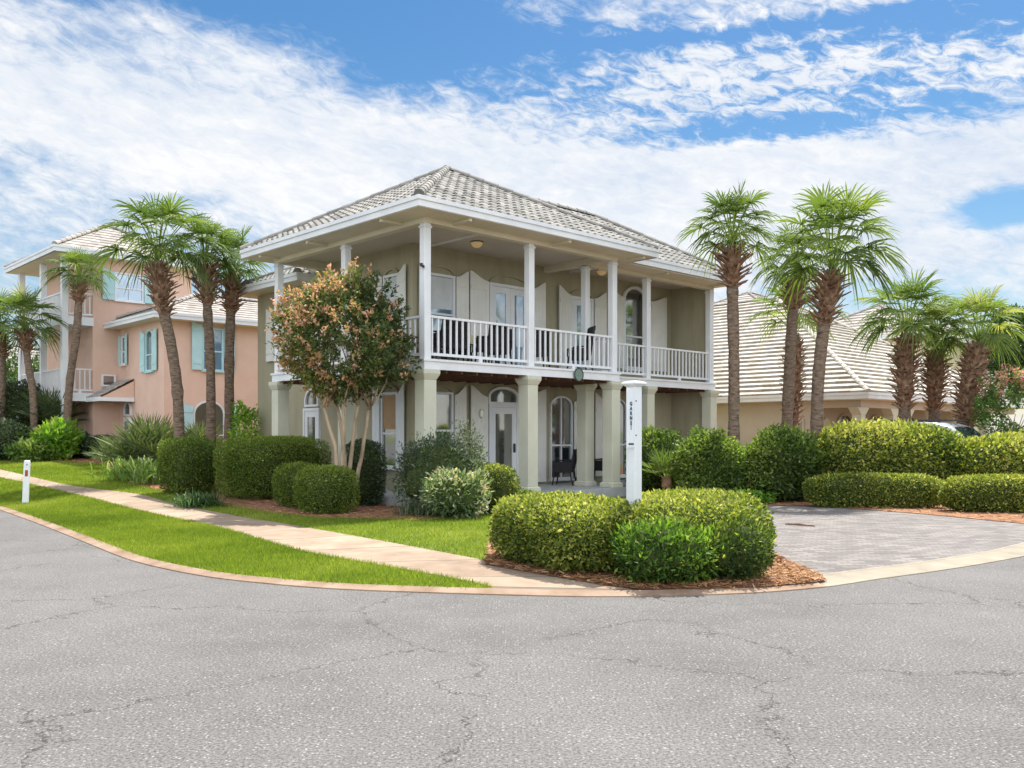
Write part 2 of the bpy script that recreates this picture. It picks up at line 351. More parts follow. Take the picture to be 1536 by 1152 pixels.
def core_mesh(cx, cy, z0, a, b, h, e, rot, lump, freq, seed, k=.80):
    nu, nv = 28, 16; V = []; 
    th = np.linspace(0, 2 * np.pi, nu, endpoint=False); ph = np.linspace(-np.pi / 2, np.pi / 2, nv)
    d = np.array([[math.cos(p) * math.cos(t), math.cos(p) * math.sin(t), math.sin(p)] for p in ph for t in th])
    r = (np.abs(d) ** e).sum(1, keepdims=True) ** (-1 / e); p = d * r
    p = p * (1 + lump * wob(p, freq, seed)[:, None]) * k
    p = p * np.array([a, b, h / 2]); c, s = math.cos(rot), math.sin(rot)
    V = np.stack([cx + p[:, 0] * c - p[:, 1] * s, cy + p[:, 0] * s + p[:, 1] * c, np.maximum(z0 + h / 2 + p[:, 2], z0 - .02)], 1)
    Fc = [(i * nu + j, i * nu + (j + 1) % nu, (i + 1) * nu + (j + 1) % nu, (i + 1) * nu + j) for i in range(nv - 1) for j in range(nu)]
    return V, np.array(Fc)
def shrub(name, label, cat, cx, cy, a, b, h, mat, n, size, z0=.09, e=4, rot=ANG, lump=.06, freq=3., aspect=.5, tilt=.8, top=.35,
          spread=.08, base=.35, group=None, up=.0, patch=.25, pf=2.2, stick=.0, core=True):
    z0 = ZL + float(rise(cx, cy)); h = h - (z0 - ZL)
    seed = rng.integers(1 << 30)
    d, p = superdir(n, e)
    w = 1 + lump * wob(p, freq, seed)[:, None]
    depth = 1 - np.abs(rng.normal(size=(n, 1))) * spread * 1.35 + (rng.random((n, 1)) ** 6) * stick
    p = p * w * depth * np.array([a, b, h / 2])
    nrm = unit(d ** 3 / np.array([a, b, h / 2]) + 1e-6) if e > 2.5 else unit(d / np.array([a, b, h / 2]))
    c, s = math.cos(rot), math.sin(rot)
    q = np.stack([cx + p[:, 0] * c - p[:, 1] * s, cy + p[:, 0] * s + p[:, 1] * c, z0 + h / 2 + p[:, 2]], 1)
    nr = np.stack([nrm[:, 0] * c - nrm[:, 1] * s, nrm[:, 0] * s + nrm[:, 1] * c, nrm[:, 2] + up], 1)
    keep = q[:, 2] > z0 + .005; q, nr = q[keep], nr[keep]
    V, Fc = leaves(q, nr, size, aspect, tilt)
    hh = (q[:, 2] - z0) / h
    T = base + top * np.clip((hh - .55) * 1.6, 0, 1) + patch * wob(q, pf, seed + 1) + rng.normal(size=len(q)) * .22  # upper leaves lighter: new growth, and sunlight on top put into the tone
    T = np.clip(T, 0, 1)
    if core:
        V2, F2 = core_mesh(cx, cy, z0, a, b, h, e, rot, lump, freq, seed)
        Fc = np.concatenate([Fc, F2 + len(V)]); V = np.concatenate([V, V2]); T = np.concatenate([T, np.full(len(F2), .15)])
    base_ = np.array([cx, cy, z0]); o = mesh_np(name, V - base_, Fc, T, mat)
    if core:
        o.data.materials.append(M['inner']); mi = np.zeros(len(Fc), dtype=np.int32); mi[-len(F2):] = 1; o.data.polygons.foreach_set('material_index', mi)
    o.location = tuple(base_)
    tag(o, label, cat, group); return o

def straps(cx, cy, z0, n, length, width, mat, name, label, cat, spread=1.0, droop=1.0, seg=5, base_r=.15, tone=(.5, .2), elev=(25, 88), group=None, parent=None, hub=0.0):
    if not parent: z0 = z0 + float(rise(cx, cy))
    az = rng.uniform(0, 2 * np.pi, n); el = np.radians(rng.uniform(elev[0], elev[1], n)); Ln = length * rng.uniform(.6, 1.1, n)
    bx = rng.normal(size=n) * base_r; by = rng.normal(size=n) * base_r
    t = np.linspace(0, 1, seg + 1)
    dx, dy = np.cos(az) * np.cos(el) * spread, np.sin(az) * np.cos(el) * spread; dz = np.sin(el)
    P = np.stack([bx[:, None] + (dx * Ln)[:, None] * (t + .35 * t * t * droop), by[:, None] + (dy * Ln)[:, None] * (t + .35 * t * t * droop),
                  hub + (dz * Ln)[:, None] * t - (Ln * .62 * droop)[:, None] * t ** 2.4], 2)
    P[:, :, 2] = np.maximum(P[:, :, 2], .01)
    side = np.stack([-np.sin(az), np.cos(az), np.zeros(n)], 1)
    w = width * np.minimum(1, (1 - t) * 2.2 + .05) * (.6 + .4 * np.minimum(1, t * 4))
    A = P + side[:, None, :] * w[None, :, None] / 2; B = P - side[:, None, :] * w[None, :, None] / 2
    V = np.stack([A, B], 2).reshape(-1, 3); Fc = []
    for i in range(n):
        k = i * (seg + 1) * 2
        for j in range(seg): Fc.append((k + 2 * j, k + 2 * j + 1, k + 2 * j + 3, k + 2 * j + 2))
    T = np.repeat(np.clip(rng.normal(tone[0], tone[1], n), 0, 1), seg)
    o = mesh_np(name, V, Fc, T, mat, parent)
    if not parent: o.location = (cx, cy, z0)
    if label: tag(o, label, cat, group)
    return o

# ------------------------------------------------------------------ roof tile surface
def roof_face(mb, A, B, C, D, course=.36, period=.30, wave=.045, lip=.03):
    """A-B eave (left to right seen from outside), D-C top edge. Tiles laid up the slope."""
    A, B, C, D = map(Vector, (A, B, C, D))
    ex = (B - A).normalized(); nrm = ex.cross((D - A) if (D - A).length > .1 else (C - A)).normalized()
    if nrm.z < 0: nrm = -nrm
    ey = nrm.cross(ex).normalized()
    if ey.z < 0: ey = -ey
    def loc(p): return ((p - A).dot(ex), (p - A).dot(ey))
    bx = loc(B)[0]; dxx, H = loc(D); cxx, _ = loc(C)
    nc = max(1, int(round(H / course))); ch = H / nc
    sub = 6 if wave > 0 else 1
    step = period / sub
    for i in range(nc):
        y0, y1 = i * ch, (i + 1) * ch
        l0, r0 = dxx * y0 / H, bx + (cxx - bx) * y0 / H
        l1, r1 = dxx * y1 / H, bx + (cxx - bx) * y1 / H
        k0 = math.floor(min(l0, l1) / step); k1 = math.ceil(max(r0, r1) / step)
        off = (i % 2) * .5 * period if wave == 0 else 0
        jit = random.uniform(-.006, .006)
        tile_t = {}
        prev = None
        for k in range(k0, k1 + 1):
            x = k * step + off
            ph = (x / period) % 1.0
            hz = wave * (math.sin(math.pi * min(ph / .62, 1)) ** .7 if ph < .62 else -.25 * math.sin(math.pi * (ph - .62) / .38)) if wave else 0
            xa = min(max(x, l0), r0); xb = min(max(x, l1), r1)
            lo = A + ex * xa + ey * (y0 - .02 + jit) + nrm * (hz + lip)
            hi = A + ex * xb + ey * (y1 + .02) + nrm * (hz * .9 + .004)
            bt = A + ex * xa + ey * (y0 - .02 + jit) + nrm * (hz - .012 if i else hz - .02)
            if prev:
                tid = math.floor((x - step * .5) / period)
                if tid not in tile_t: tile_t[tid] = min(1, max(0, random.gauss(.5, .30)))
                if (xa - prev[3]) > 1e-5 or (xb - prev[4]) > 1e-5:
                    mb.add([prev[0], lo, hi, prev[1]], [(0, 1, 2, 3)], tile_t[tid])
                    mb.add([prev[2], bt, lo, prev[0]], [(0, 1, 2, 3)], tile_t[tid] * .8)
            prev = (lo, hi, bt, xa, xb)
def ridge_caps(mb, P, Q, r=.10, n=None):
    P, Q = Vector(P), Vector(Q); d = (Q - P); Ln = d.length; d.normalize()
    n = n or max(2, int(Ln / .38)); side = d.cross(Vector((0, 0, 1))).normalized(); up = side.cross(d).normalized()
    for i in range(n):
        a = P + d * (Ln * i / n - .03); b = P + d * (Ln * (i + 1) / n + .03)
        ra, rb = r * 1.12, r * .92; vs = []
        for (p, rr) in ((a, ra), (b, rb)):
            for j in range(7):
                t = math.pi * j / 6; vs.append(p + side * math.cos(t) * rr + up * (math.sin(t) * rr - .02))
        fs = [(j, j + 1, j + 8, j + 7) for j in range(6)] + [tuple(range(6, -1, -1)), tuple(range(7, 14))]
        mb.add(vs, fs, min(1, max(0, random.gauss(.5, .2))))

def hip_roof(parent, x0, x1, y0, y1, z, p, mat, rx=None, ry=None, zr=None, fascia=.2, fmat=None, soff=None, soffmat=None, course=.33, period=.26, wave=.042, lip=.03, name='roof', caps=True):
    """hip roof over x0..x1,y0..y1; ridge along the longer side"""
    w, d = x1 - x0, y1 - y0; run = min(w, d) / 2; zr = z + run * p
    if w >= d: r0, r1 = (x0 + run, (y0 + y1) / 2, zr), (x1 - run, (y0 + y1) / 2, zr)
    else: r0, r1 = ((x0 + x1) / 2, y0 + run, zr), ((x0 + x1) / 2, y1 - run, zr)
    if w >= d:
        faces = [((x0, y0, z), (x1, y0, z), r1, r0), ((x1, y0, z), (x1, y1, z), r1, r1), ((x1, y1, z), (x0, y1, z), r0, r1), ((x0, y1, z), (x0, y0, z), r0, r0)]
        hips = [((x0, y0, z), r0), ((x0, y1, z), r0), ((x1, y0, z), r1), ((x1, y1, z), r1)]
    else:
        faces = [((x0, y0, z), (x1, y0, z), r0, r0), ((x1, y0, z), (x1, y1, z), r1, r0), ((x1, y1, z), (x0, y1, z), r1, r1), ((x0, y1, z), (x0, y0, z), r0, r1)]
        hips = [((x0, y0, z), r0), ((x1, y0, z), r0), ((x0, y1, z), r1), ((x1, y1, z), r1)]
    mb = MB()
    for f in faces: roof_face(mb, *f, course=course, period=period, wave=wave, lip=lip)
    o = mb.build(name, mat, parent, tone=True)
    if caps:
        rc = MB()
        for h in hips: ridge_caps(rc, Vector(h[0]) + Vector((0, 0, .05)), Vector(h[1]) + Vector((0, 0, .05)))
        if (Vector(r0) - Vector(r1)).length > .2: ridge_caps(rc, Vector(r0) + Vector((0, 0, .05)), Vector(r1) + Vector((0, 0, .05)))
        rc.build('ridge_cap', mat, o, tone=True)
    # fascia boards round the eave
    fb = MB(); t = .035; zz = z - .004
    fb.box(x0 - t, x1 + t, y0 - t, y0, zz - fascia, zz); fb.box(x0 - t, x1 + t, y1, y1 + t, zz - fascia, zz)
    fb.box(x0 - t, x0, y0, y1, zz - fascia, zz); fb.box(x1, x1 + t, y0, y1, zz - fascia, zz)
    fb.box(x0 - t - .03, x1 + t + .03, y0 - t - .03, y0 - t, zz - .07, zz + .015); fb.box(x0 - t - .03, x0 - t, y0 - t, y1 + t, zz - .07, zz + .015)
    fb.build('fascia', fmat or M['white'], o)
    return o

# ------------------------------------------------------------------ windows, shutters, doors (local coordinates; face: 'f' faces -y, 's' faces -x)
def place(face, plane):
    """returns f(a, depth_out, z) -> xyz"""
    if face == 'f': return lambda a, dd, z: (a, plane - dd, z)
    return lambda a, dd, z: (plane - dd, a, z)
def slab(mb, pts, face, plane, d0, d1):
    P = place(face, plane); n = len(pts)
    vs = [P(a, d0, z) for a, z in pts] + [P(a, d1, z) for a, z in pts]
    fs = [tuple(range(n)), tuple(range(2 * n - 1, n - 1, -1))] + [(i, i + n, (i + 1) % n + n, (i + 1) % n) for i in range(n)]
    mb.add(vs, fs)
def rect(a0, a1, z0, z1): return [(a0, z0), (a1, z0), (a1, z1), (a0, z1)]
def archpts(a0, a1, z0, z1, rise, n=9):
    m = (a0 + a1) / 2; w = (a1 - a0) / 2
    pts = [(a0, z0), (a1, z0)]
    for i in range(n + 1):
        t = math.pi * i / n; pts.append((m + w * math.cos(t), z1 + rise * math.sin(t)))
    return pts
def window(parent, face, plane, a0, a1, z0, z1, rise=0, fr=.06, mat=None, glass=None, rail=True, mull=0, sill=True, blind=None, name='window'):
    mat = mat or M['white']; glass = glass or M['glass']
    if a0 > a1: a0, a1 = a1, a0
    fm = MB()
    slab(fm, rect(a0 - fr, a0, z0 - fr, z1), face, plane, .0, .07); slab(fm, rect(a1, a1 + fr, z0 - fr, z1), face, plane, .0, .07)
    slab(fm, rect(a0, a1, z0 - fr, z0), face, plane, 0, .07)
    if rise:
        m_, w_ = (a0 + a1) / 2, (a1 - a0) / 2; n = 12
        for i in range(n):
            t0, t1 = math.pi * i / n, math.pi * (i + 1) / n
            q = [(m_ + w_ * math.cos(t0), z1 + rise * math.sin(t0)), (m_ + (w_ + fr) * math.cos(t0), z1 + (rise + fr) * math.sin(t0)),
                 (m_ + (w_ + fr) * math.cos(t1), z1 + (rise + fr) * math.sin(t1)), (m_ + w_ * math.cos(t1), z1 + rise * math.sin(t1))]
            slab(fm, q, face, plane, 0, .07)
    else: slab(fm, rect(a0 - fr, a1 + fr, z1, z1 + fr), face, plane, 0, .07)
    zm = z0 + (z1 - z0) * .45
    if rail: slab(fm, rect(a0, a1, zm - .025, zm + .025), face, plane, .022, .055)
    for i in range(mull):
        am = a0 + (a1 - a0) * (i + 1) / (mull + 1); slab(fm, rect(am - .02, am + .02, z0, z1 + rise * .98), face, plane, .02, .058)
    w = fm.build(name, mat, parent)
    pm = MB(); slab(pm, archpts(a0, a1, z0, z1, rise) if rise else rect(a0, a1, z0, z1), face, plane, .003, .018); pm.build('pane', glass, w)
    if blind:
        bm_, zb = blind; q = MB(); slab(q, rect(a0 + .01, a1 - .01, zb, z1 - .01), face, plane, .0185, .021); q.build('blind', bm_, w)
    if sill:
        sm = MB(); slab(sm, rect(a0 - fr - .03, a1 + fr + .03, z0 - fr - .05, z0 - fr), face, plane, 0, .12); sm.build('sill', mat, w)
    return w
def shutter(parent, face, plane, ao, ai, z0, zo, zi, mat=None):
    """ao outer edge, ai inner edge (towards the window); top sweeps from zo down to zi"""
    mat = mat or M['shutter']; n = 8; top = []
    for i in range(n + 1):
        t = i / n; top.append((ao + (ai - ao) * t, zo + (zi - zo) * (math.sin(t * math.pi / 2) ** 1.5)))
    pts = [(ao, z0)] + top + [(ai, z0)]
    if ao > ai: pts = pts[::-1]
    mb = MB(); slab(mb, pts, face, plane, .072, .105)
    lo, hi = min(ao, ai) + .03, max(ao, ai) - .03
    for zz in (z0 + .22, zi - .25): slab(mb, rect(lo, hi, zz, zz + .1), face, plane, .105, .125)
    k = max(2, int(abs(ai - ao) / .12))
    sh = mb.build('shutter', mat, parent)
    gm = MB()
    for i in range(1, k):
        a = ao + (ai - ao) * i / k; slab(gm, rect(a - .005, a + .005, z0 + .33, zi - .26), face, plane, .105, .1085)
    gm.build('batten', mat, sh)
    return sh

# ------------------------------------------------------------------ camera, world, sun
cam = bpy.data.cameras.new('camera'); cam.sensor_width = 36; cam.lens = F / 1536 * 36; cam.shift_y = (HY - 576) / 1536; cam.clip_end = 4000; cam.clip_start = .05
co = bpy.data.objects.new('camera', cam); COL.objects.link(co); co.location = (0, 0, CH); co.rotation_euler = (R(90), 0, 0); scene.camera = co
SUN_EL = R(62.5); sx, sy = .5, .866
SUN_AZ = math.atan2(sx, sy)
sd = Vector((math.sin(SUN_AZ) * math.cos(SUN_EL), math.cos(SUN_AZ) * math.cos(SUN_EL), math.sin(SUN_EL)))
sun = bpy.data.lights.new('sun', 'SUN'); sun.energy = 3.35; sun.angle = R(.5); sun.color = (1, .955, .88)
so = bpy.data.objects.new('sun', sun); COL.objects.link(so); so.rotation_euler = (-sd).to_track_quat('-Z', 'Y').to_euler()
so.location = (10, 30, 40)

W = bpy.data.worlds.new('World'); scene.world = W; W.use_nodes = True; nt = W.node_tree; nt.nodes.clear()
out = nt.nodes.new('ShaderNodeOutputWorld')
sky = nt.nodes.new('ShaderNodeTexSky'); sky.sky_type = 'NISHITA'; sky.sun_disc = False; sky.sun_elevation = SUN_EL; sky.sun_rotation = SUN_AZ
sky.air_density = 1.15; sky.dust_density = .4; sky.ozone_density = 1.2
bgs = nt.nodes.new('ShaderNodeBackground'); bgs.inputs['Strength'].default_value = .052
hs = nt.nodes.new('ShaderNodeHueSaturation'); hs.inputs['Saturation'].default_value = 1.38; hs.inputs['Value'].default_value = .92; L(nt, sky.outputs[0], hs.inputs['Color']); L(nt, hs.outputs[0], bgs.inputs['Color'])
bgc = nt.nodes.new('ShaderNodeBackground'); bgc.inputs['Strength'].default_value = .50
# extra cloud strength behind the camera and overhead, added as unseen fill for shade
mixs = nt.nodes.new('ShaderNodeMixShader')
tc = nt.nodes.new('ShaderNodeTexCoord'); sp = nt.nodes.new('ShaderNodeSeparateXYZ'); L(nt, tc.outputs['Generated'], sp.inputs[0])
azn = N(nt, 'ShaderNodeMath', op='ARCTAN2'); L(nt, sp.outputs[0], azn.inputs[0]); L(nt, sp.outputs[1], azn.inputs[1])
eln = N(nt, 'ShaderNodeMath', op='ARCSINE'); L(nt, sp.outputs[2], eln.inputs[0])
def math2(op, a, b=None, c=None):
    n = nt.nodes.new('ShaderNodeMath'); n.operation = op
    for i, v in enumerate((a, b, c)):
        if v is None: continue
        if isinstance(v, (int, float)): n.inputs[i].default_value = v
        else: L(nt, v, n.inputs[i])
    return n.outputs[0]
def skypt(px, py):
    x = (px - CX) / F; y = (HY - py) / F; l = math.sqrt(x * x + 1 + y * y)
    return math.atan2(x, 1), math.asin(y / l)
def vec(sa, se, oa=0, oe=0, rot=0):
    c, s = math.cos(rot), math.sin(rot)
    cb = nt.nodes.new('ShaderNodeCombineXYZ')
    a = math2('ADD', math2('MULTIPLY', azn.outputs[0], c), math2('MULTIPLY', eln.outputs[0], s))
    e = math2('SUBTRACT', math2('MULTIPLY', eln.outputs[0], c), math2('MULTIPLY', azn.outputs[0], s))
    L(nt, math2('MULTIPLY_ADD', a, sa, oa), cb.inputs[0]); L(nt, math2('MULTIPLY_ADD', e, se, oe), cb.inputs[1]); return cb.outputs[0]
def nz(v, scale, detail=8, rough=.6, dist=0.):
    n = nt.nodes.new('ShaderNodeTexNoise'); n.inputs['Scale'].default_value = scale; n.inputs['Detail'].default_value = detail
    n.inputs['Roughness'].default_value = rough; n.inputs['Distortion'].default_value = dist; L(nt, v, n.inputs['Vector']); return n.outputs['Fac']
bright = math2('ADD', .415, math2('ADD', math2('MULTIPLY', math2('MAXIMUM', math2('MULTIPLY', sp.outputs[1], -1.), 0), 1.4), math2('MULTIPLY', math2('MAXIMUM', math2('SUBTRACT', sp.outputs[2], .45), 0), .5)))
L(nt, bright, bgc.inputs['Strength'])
n_soft = nz(vec(2.2, 6.0, 3.1, 1.7, .12), 1.3, 6, .52, .4)
n_fine = nz(vec(5., 13., 7.7, 2.1, -.1), 2.0, 9, .62, .25)
n_cell = nz(vec(18., 44., 1.3, 4.1, -.25), 2.0, 8, .66, .6)
# world-fixed weather: (px,py of centre in survey, half widths, gain) negative = clear sky
blobs = [(420, 0, 420, 60, -.34), (640, 90, 170, 75, -.42), (1500, 20, 260, 34, -.35), (840, 50, 160, 30, -.10), (1150, 45, 420, 12, -.28), (1160, 192, 260, 20, -.42),
         (1515, 312, 85, 30, -.62), (1330, 130, 90, 14, -.14), (880, 150, 60, 30, -.20), (130, 60, 160, 30, -.10), (20, 235, 90, 28, -.15), (1300, 380, 420, 60, .22), (1250, 440, 200, 20, -.12),
         (1180, 120, 330, 45, .06), (500, 225, 560, 75, .27), (300, 70, 480, 55, .19), (250, 300, 200, 25, -.12), (1000, 300, 600, 70, .30), (140, 140, 200, 45, .12), (1400, 245, 260, 40, .32), (1180, 90, 330, 26, .05), (760, 30, 60, 14, .12), (920, 25, 50, 14, .2)]
tot = None
for (bx, by, wx, wy, g) in blobs:
    a0, e0 = skypt(bx, by); a1, _ = skypt(bx + wx, by); _, e1 = skypt(bx, by - wy)
    da = math2('MULTIPLY', math2('SUBTRACT', azn.outputs[0], a0), 1 / abs(a1 - a0)); de = math2('MULTIPLY', math2('SUBTRACT', eln.outputs[0], e0), 1 / abs(e1 - e0))
    q = math2('ADD', math2('MULTIPLY', da, da), math2('MULTIPLY', de, de))
    gv = math2('MULTIPLY', math2('EXPONENT', math2('MULTIPLY', q, -.9)), g)
    tot = gv if tot is None else math2('ADD', tot, gv)
def gauss(bx, by, wx, wy):
    a0, e0 = skypt(bx, by); a1, _ = skypt(bx + wx, by); _, e1 = skypt(bx, by - wy)
    da = math2('MULTIPLY', math2('SUBTRACT', azn.outputs[0], a0), 1 / abs(a1 - a0)); de = math2('MULTIPLY', math2('SUBTRACT', eln.outputs[0], e0), 1 / abs(e1 - e0))
    return math2('EXPONENT', math2('MULTIPLY', math2('ADD', math2('MULTIPLY', da, da), math2('MULTIPLY', de, de)), -.9))
tot = math2('ADD', tot, math2('MULTIPLY', gauss(1230, 120, 480, 110), math2('MULTIPLY', math2('SUBTRACT', n_cell, .5), 1.5)))
base = math2('ADD', math2('MULTIPLY', n_soft, .52), math2('ADD', math2('MULTIPLY', n_fine, .42), math2('MULTIPLY', n_cell, .44)))   # about .65
dens = math2('ADD', base, tot)
mr = nt.nodes.new('ShaderNodeMapRange'); mr.interpolation_type = 'SMOOTHSTEP'; mr.inputs[1].default_value = .46; mr.inputs[2].default_value = .86; L(nt, dens, mr.inputs[0])
cc = nt.nodes.new('ShaderNodeValToRGB'); e = cc.color_ramp.elements; e[0].position = .44; e[0].color = (.70, .78, .90, 1); e[1].position = .66; e[1].color = (1, 1, 1, 1)
L(nt, math2('ADD', math2('MULTIPLY', n_fine, .4), math2('ADD', math2('MULTIPLY', n_cell, .35), math2('MULTIPLY', n_soft, .35))), cc.inputs[0]); L(nt, cc.outputs[0], bgc.inputs['Color'])
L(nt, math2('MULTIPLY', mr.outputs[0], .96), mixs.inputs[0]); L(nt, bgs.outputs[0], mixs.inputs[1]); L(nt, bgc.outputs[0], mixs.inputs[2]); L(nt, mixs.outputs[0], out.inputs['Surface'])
scene.view_settings.view_transform = 'Standard'; scene.view_settings.look = 'None'; scene.view_settings.exposure = 1.3; scene.view_settings.gamma = 1
scene.view_settings.use_curve_mapping = False
try:
    W.cycles.sampling_method = 'MANUAL'; W.cycles.sample_map_resolution = 512
except Exception: pass
scene.cycles.max_bounces = 8; scene.cycles.transparent_max_bounces = 8

# ------------------------------------------------------------------ ground
ZL = .04      # lot level above the road
def drape(me):
    bm = bmesh.new(); bm.from_mesh(me); bmesh.ops.triangulate(bm, faces=bm.faces[:])
    for ax, lo, hi in ((0, -40, 0), (1, 14, 60)):
        for k in range(lo, hi + 1, 1):
            n = Vector((1, 0, 0)) if ax == 0 else Vector((0, 1, 0))
            bmesh.ops.bisect_plane(bm, geom=bm.verts[:] + bm.edges[:] + bm.faces[:], plane_co=n * (k + .013), plane_no=n, dist=1e-5)
    for v_ in bm.verts: v_.co.z += float(rise(v_.co.x, v_.co.y))
    bm.to_mesh(me); bm.free()
def sheet(name, pts, z, mat, uv=None):
    me = bpy.data.meshes.new(name); me.from_pydata([(x, y, z) for x, y in pts], [], [tuple(range(len(pts)))]); me.update(); me.materials.append(mat)
    if me.polygons[0].normal.z < 0: me.flip_normals()
    if z > .02: drape(me)
    o = bpy.data.objects.new(name, me); COL.objects.link(o); o['kind'] = 'structure'; return o
def catmull(pts, k=6):
    P = [np.array(p, float) for p in pts]; P = [2 * P[0] - P[1]] + P + [2 * P[-1] - P[-2]]; out_ = []
    for i in range(1, len(P) - 2):
        for j in range(k):
            t = j / k; a, b, c, d = P[i - 1], P[i], P[i + 1], P[i + 2]
            out_.append(.5 * ((2 * b) + (-a + c) * t + (2 * a - 5 * b + 4 * c - d) * t * t + (-a + 3 * b - 3 * c + d) * t ** 3))
    out_.append(P[-2]); return out_
curb_px = [(0, 765), (60, 787), (130, 815), (200, 842), (300, 864), (400, 876), (500, 884), (620, 889), (750, 893), (860, 895.5), (950, 895.5), (1060, 893), (1150, 889), (1240, 881), (1320, 869), (1400, 858), (1470, 847), (1536, 835)]
cp = [G(*p) for p in curb_px]
a0 = np.array(cp[0]); a1 = np.array(cp[-1]); u = np.array([UX, UY]); v = np.array([-UY, UX])
curve = [tuple(a0 + v * 90)] + [tuple(a0 + v * 30)] + [tuple(a0 + v * 8)] + [tuple(p) for p in catmull(cp, 5)] + [tuple(a1 + u * 6)] + [tuple(a1 + u * 30), tuple(a1 + u * 120)]
C = np.array(curve)
def offset(Cv, d):
    T = np.gradient(Cv, axis=0); T = T / np.linalg.norm(T, axis=1, keepdims=True); Nn = np.stack([-T[:, 1], T[:, 0]], 1); return Cv + Nn * d
# the ground sheet reaches the horizon; the road sits 4 mm above it
sheet('ground', [(-900, -200), (900, -200), (900, 1500), (-900, 1500)], -.02, M['far'])
sheet('road', [(-150, -40), (150, -40), (150, 200), (-150, 200)], 0, M['asphalt'])
idx = next(i for i, p in enumerate(curve) if p[0] > G(1240, 881)[0] - .05)
inner = np.concatenate([offset(C, .14)[:idx + 1], offset(C, .41)[idx + 1:]])
lot = [tuple(p) for p in inner] + [(110, 260), (-110, 260)]
sheet('lawn', lot, ZL - .012, M['lawn'])
def strip(name, c0, c1, z0, z1, mat, zb=None):
    """band between two polylines with a front face down to zb"""
    n = len(c0); V = [(x, y, z0) for x, y in c0] + [(x, y, z1) for x, y in c1]
    Fc = [(i, i + 1, n + i + 1, n + i) for i in range(n - 1)]
    if zb is not None:
        V += [(x, y, zb) for x, y in c0]; Fc += [(2 * n + i, 2 * n + i + 1, i + 1, i) for i in range(n - 1)]
    me = bpy.data.meshes.new(name); me.from_pydata(V, [], Fc); me.update(); me.materials.append(mat)
    dist = np.concatenate([[0], np.cumsum(np.linalg.norm(np.diff(np.array(c0), axis=0), axis=1))])
    ul = me.uv_layers.new(name='UVMap')
    for p in me.polygons:
        for li in p.loop_indices:
            vi = me.loops[li].vertex_index; ul.data[li].uv = (dist[vi % n] / 1.5, 0)
    if name == 'sidewalk': drape(me)
    o = bpy.data.objects.new(name, me); COL.objects.link(o); o['kind'] = 'structure'; return o
# kerb: narrow rusty lip round the verge, wider pale ribbon along the driveway
strip('kerb', C[:idx + 1], offset(C, .15)[:idx + 1], .012, .043, M['kerb'], -.01)
apron_in = offset(C, .42)
strip('driveway_apron', C[idx:], apron_in[idx:], .010, .044, M['apron'], -.01)
# sidewalk
up_px = [(-60, 695), (0, 704), (100, 727), (208, 741), (257, 755), (330, 769), (400, 781), (500, 798), (600, 816), (742, 843), (800, 855), (860, 867), (900, 876), (950, 884)]
lo_px = [(-60, 706), (0, 716.5), (114, 742), (198, 763), (317, 788), (445, 824), (569, 847), (693, 869.5), (738, 879.5)]
U = [G(x, y, ZL) for x, y in up_px]; Lo = [G(x, y, ZL) for x, y in lo_px]
def resample(P, n):
    P = np.array(P, float); d = np.concatenate([[0], np.cumsum(np.linalg.norm(np.diff(P, axis=0), axis=1))]); t = np.linspace(0, d[-1], n)
    return np.stack([np.interp(t, d, P[:, 0]), np.interp(t, d, P[:, 1])], 1)
Uc = resample(catmull(U), 60); Lc = resample(catmull(Lo), 60)
# follow the kerb round the corner
vl = np.array(U[0]) + v * 60; vL = np.array(Lo[0]) + v * 60
Uc = np.concatenate([[vl], Uc]); Lc = np.concatenate([[vL], Lc])
cin = offset(C, .155); j0 = np.argmin(np.linalg.norm(cin - Lc[-1], axis=1)); j1 = np.argmin(np.linalg.norm(cin - Uc[-1], axis=1))
tail = [tuple(p) for p in cin[j0:j1 + 1]]
poly = [tuple(p) for p in Lc] + tail + [tuple(p) for p in Uc[::-1]]
strip('sidewalk', Lc, Uc, ZL, ZL, M['walk'])
if len(tail) > 1: sheet('sidewalk_end', [tuple(Lc[-1])] + tail + [tuple(Uc[-1])], ZL - .003, M['walk'])
# driveway
ap = [tuple(p) for p in offset(C, .36)[idx - 1:idx + 60] if p[0] < 14]
left_edge = [G(1160, 830, .04), G(1100, 790, .04), G(1040, 765, .04)]
back = [G(1060, 757, .04), G(1140, 756, .04), G(1250, 758, .04), G(1400, 766, .04), G(1536, 777, .04), G(1640, 786, .04)]
drive = left_edge[::-1] + ap + back[::-1]
sheet('driveway', drive, .040, M['pavers'])
# mulch beds
def bed(pxs, z=.048): return sheet('mulch_bed', [G(x, y, z) for x, y in pxs], z, M['mulch'])
def inpoly(P, poly):
    x, y = P[:, 0], P[:, 1]; r = np.zeros(len(P), bool); n = len(poly); j = n - 1
    for i in range(n):
        xi, yi = poly[i]; xj, yj = poly[j]
        c = ((yi > y) != (yj > y)) & (x < (xj - xi) * (y - yi) / (yj - yi + 1e-12) + xi); r ^= c; j = i
    return r
bed1_px = [(728, 846), (790, 857), (860, 869), (905, 877), (960, 883.5), (1060, 882.5), (1150, 879), (1225, 872.5), (1240, 869), (1215, 856), (1160, 832), (1130, 800), (1085, 768), (950, 752), (800, 758), (740, 790)]
bed2_px = [(-80, 690), (0, 690), (100, 693), (160, 697), (175, 720), (250, 738), (300, 752), (400, 768), (470, 776), (560, 778), (640, 780), (742, 770), (800, 752), (860, 742), (860, 715), (600, 700), (200, 678), (-80, 670)]
bed3_px = [(970, 752), (1100, 756), (1200, 758), (1300, 764), (1400, 772), (1536, 785), (1700, 792), (1700, 700), (1400, 700), (1000, 700)]
bed(bed1_px); b2 = bed(bed2_px, .046); b3 = bed(bed3_px, .050)
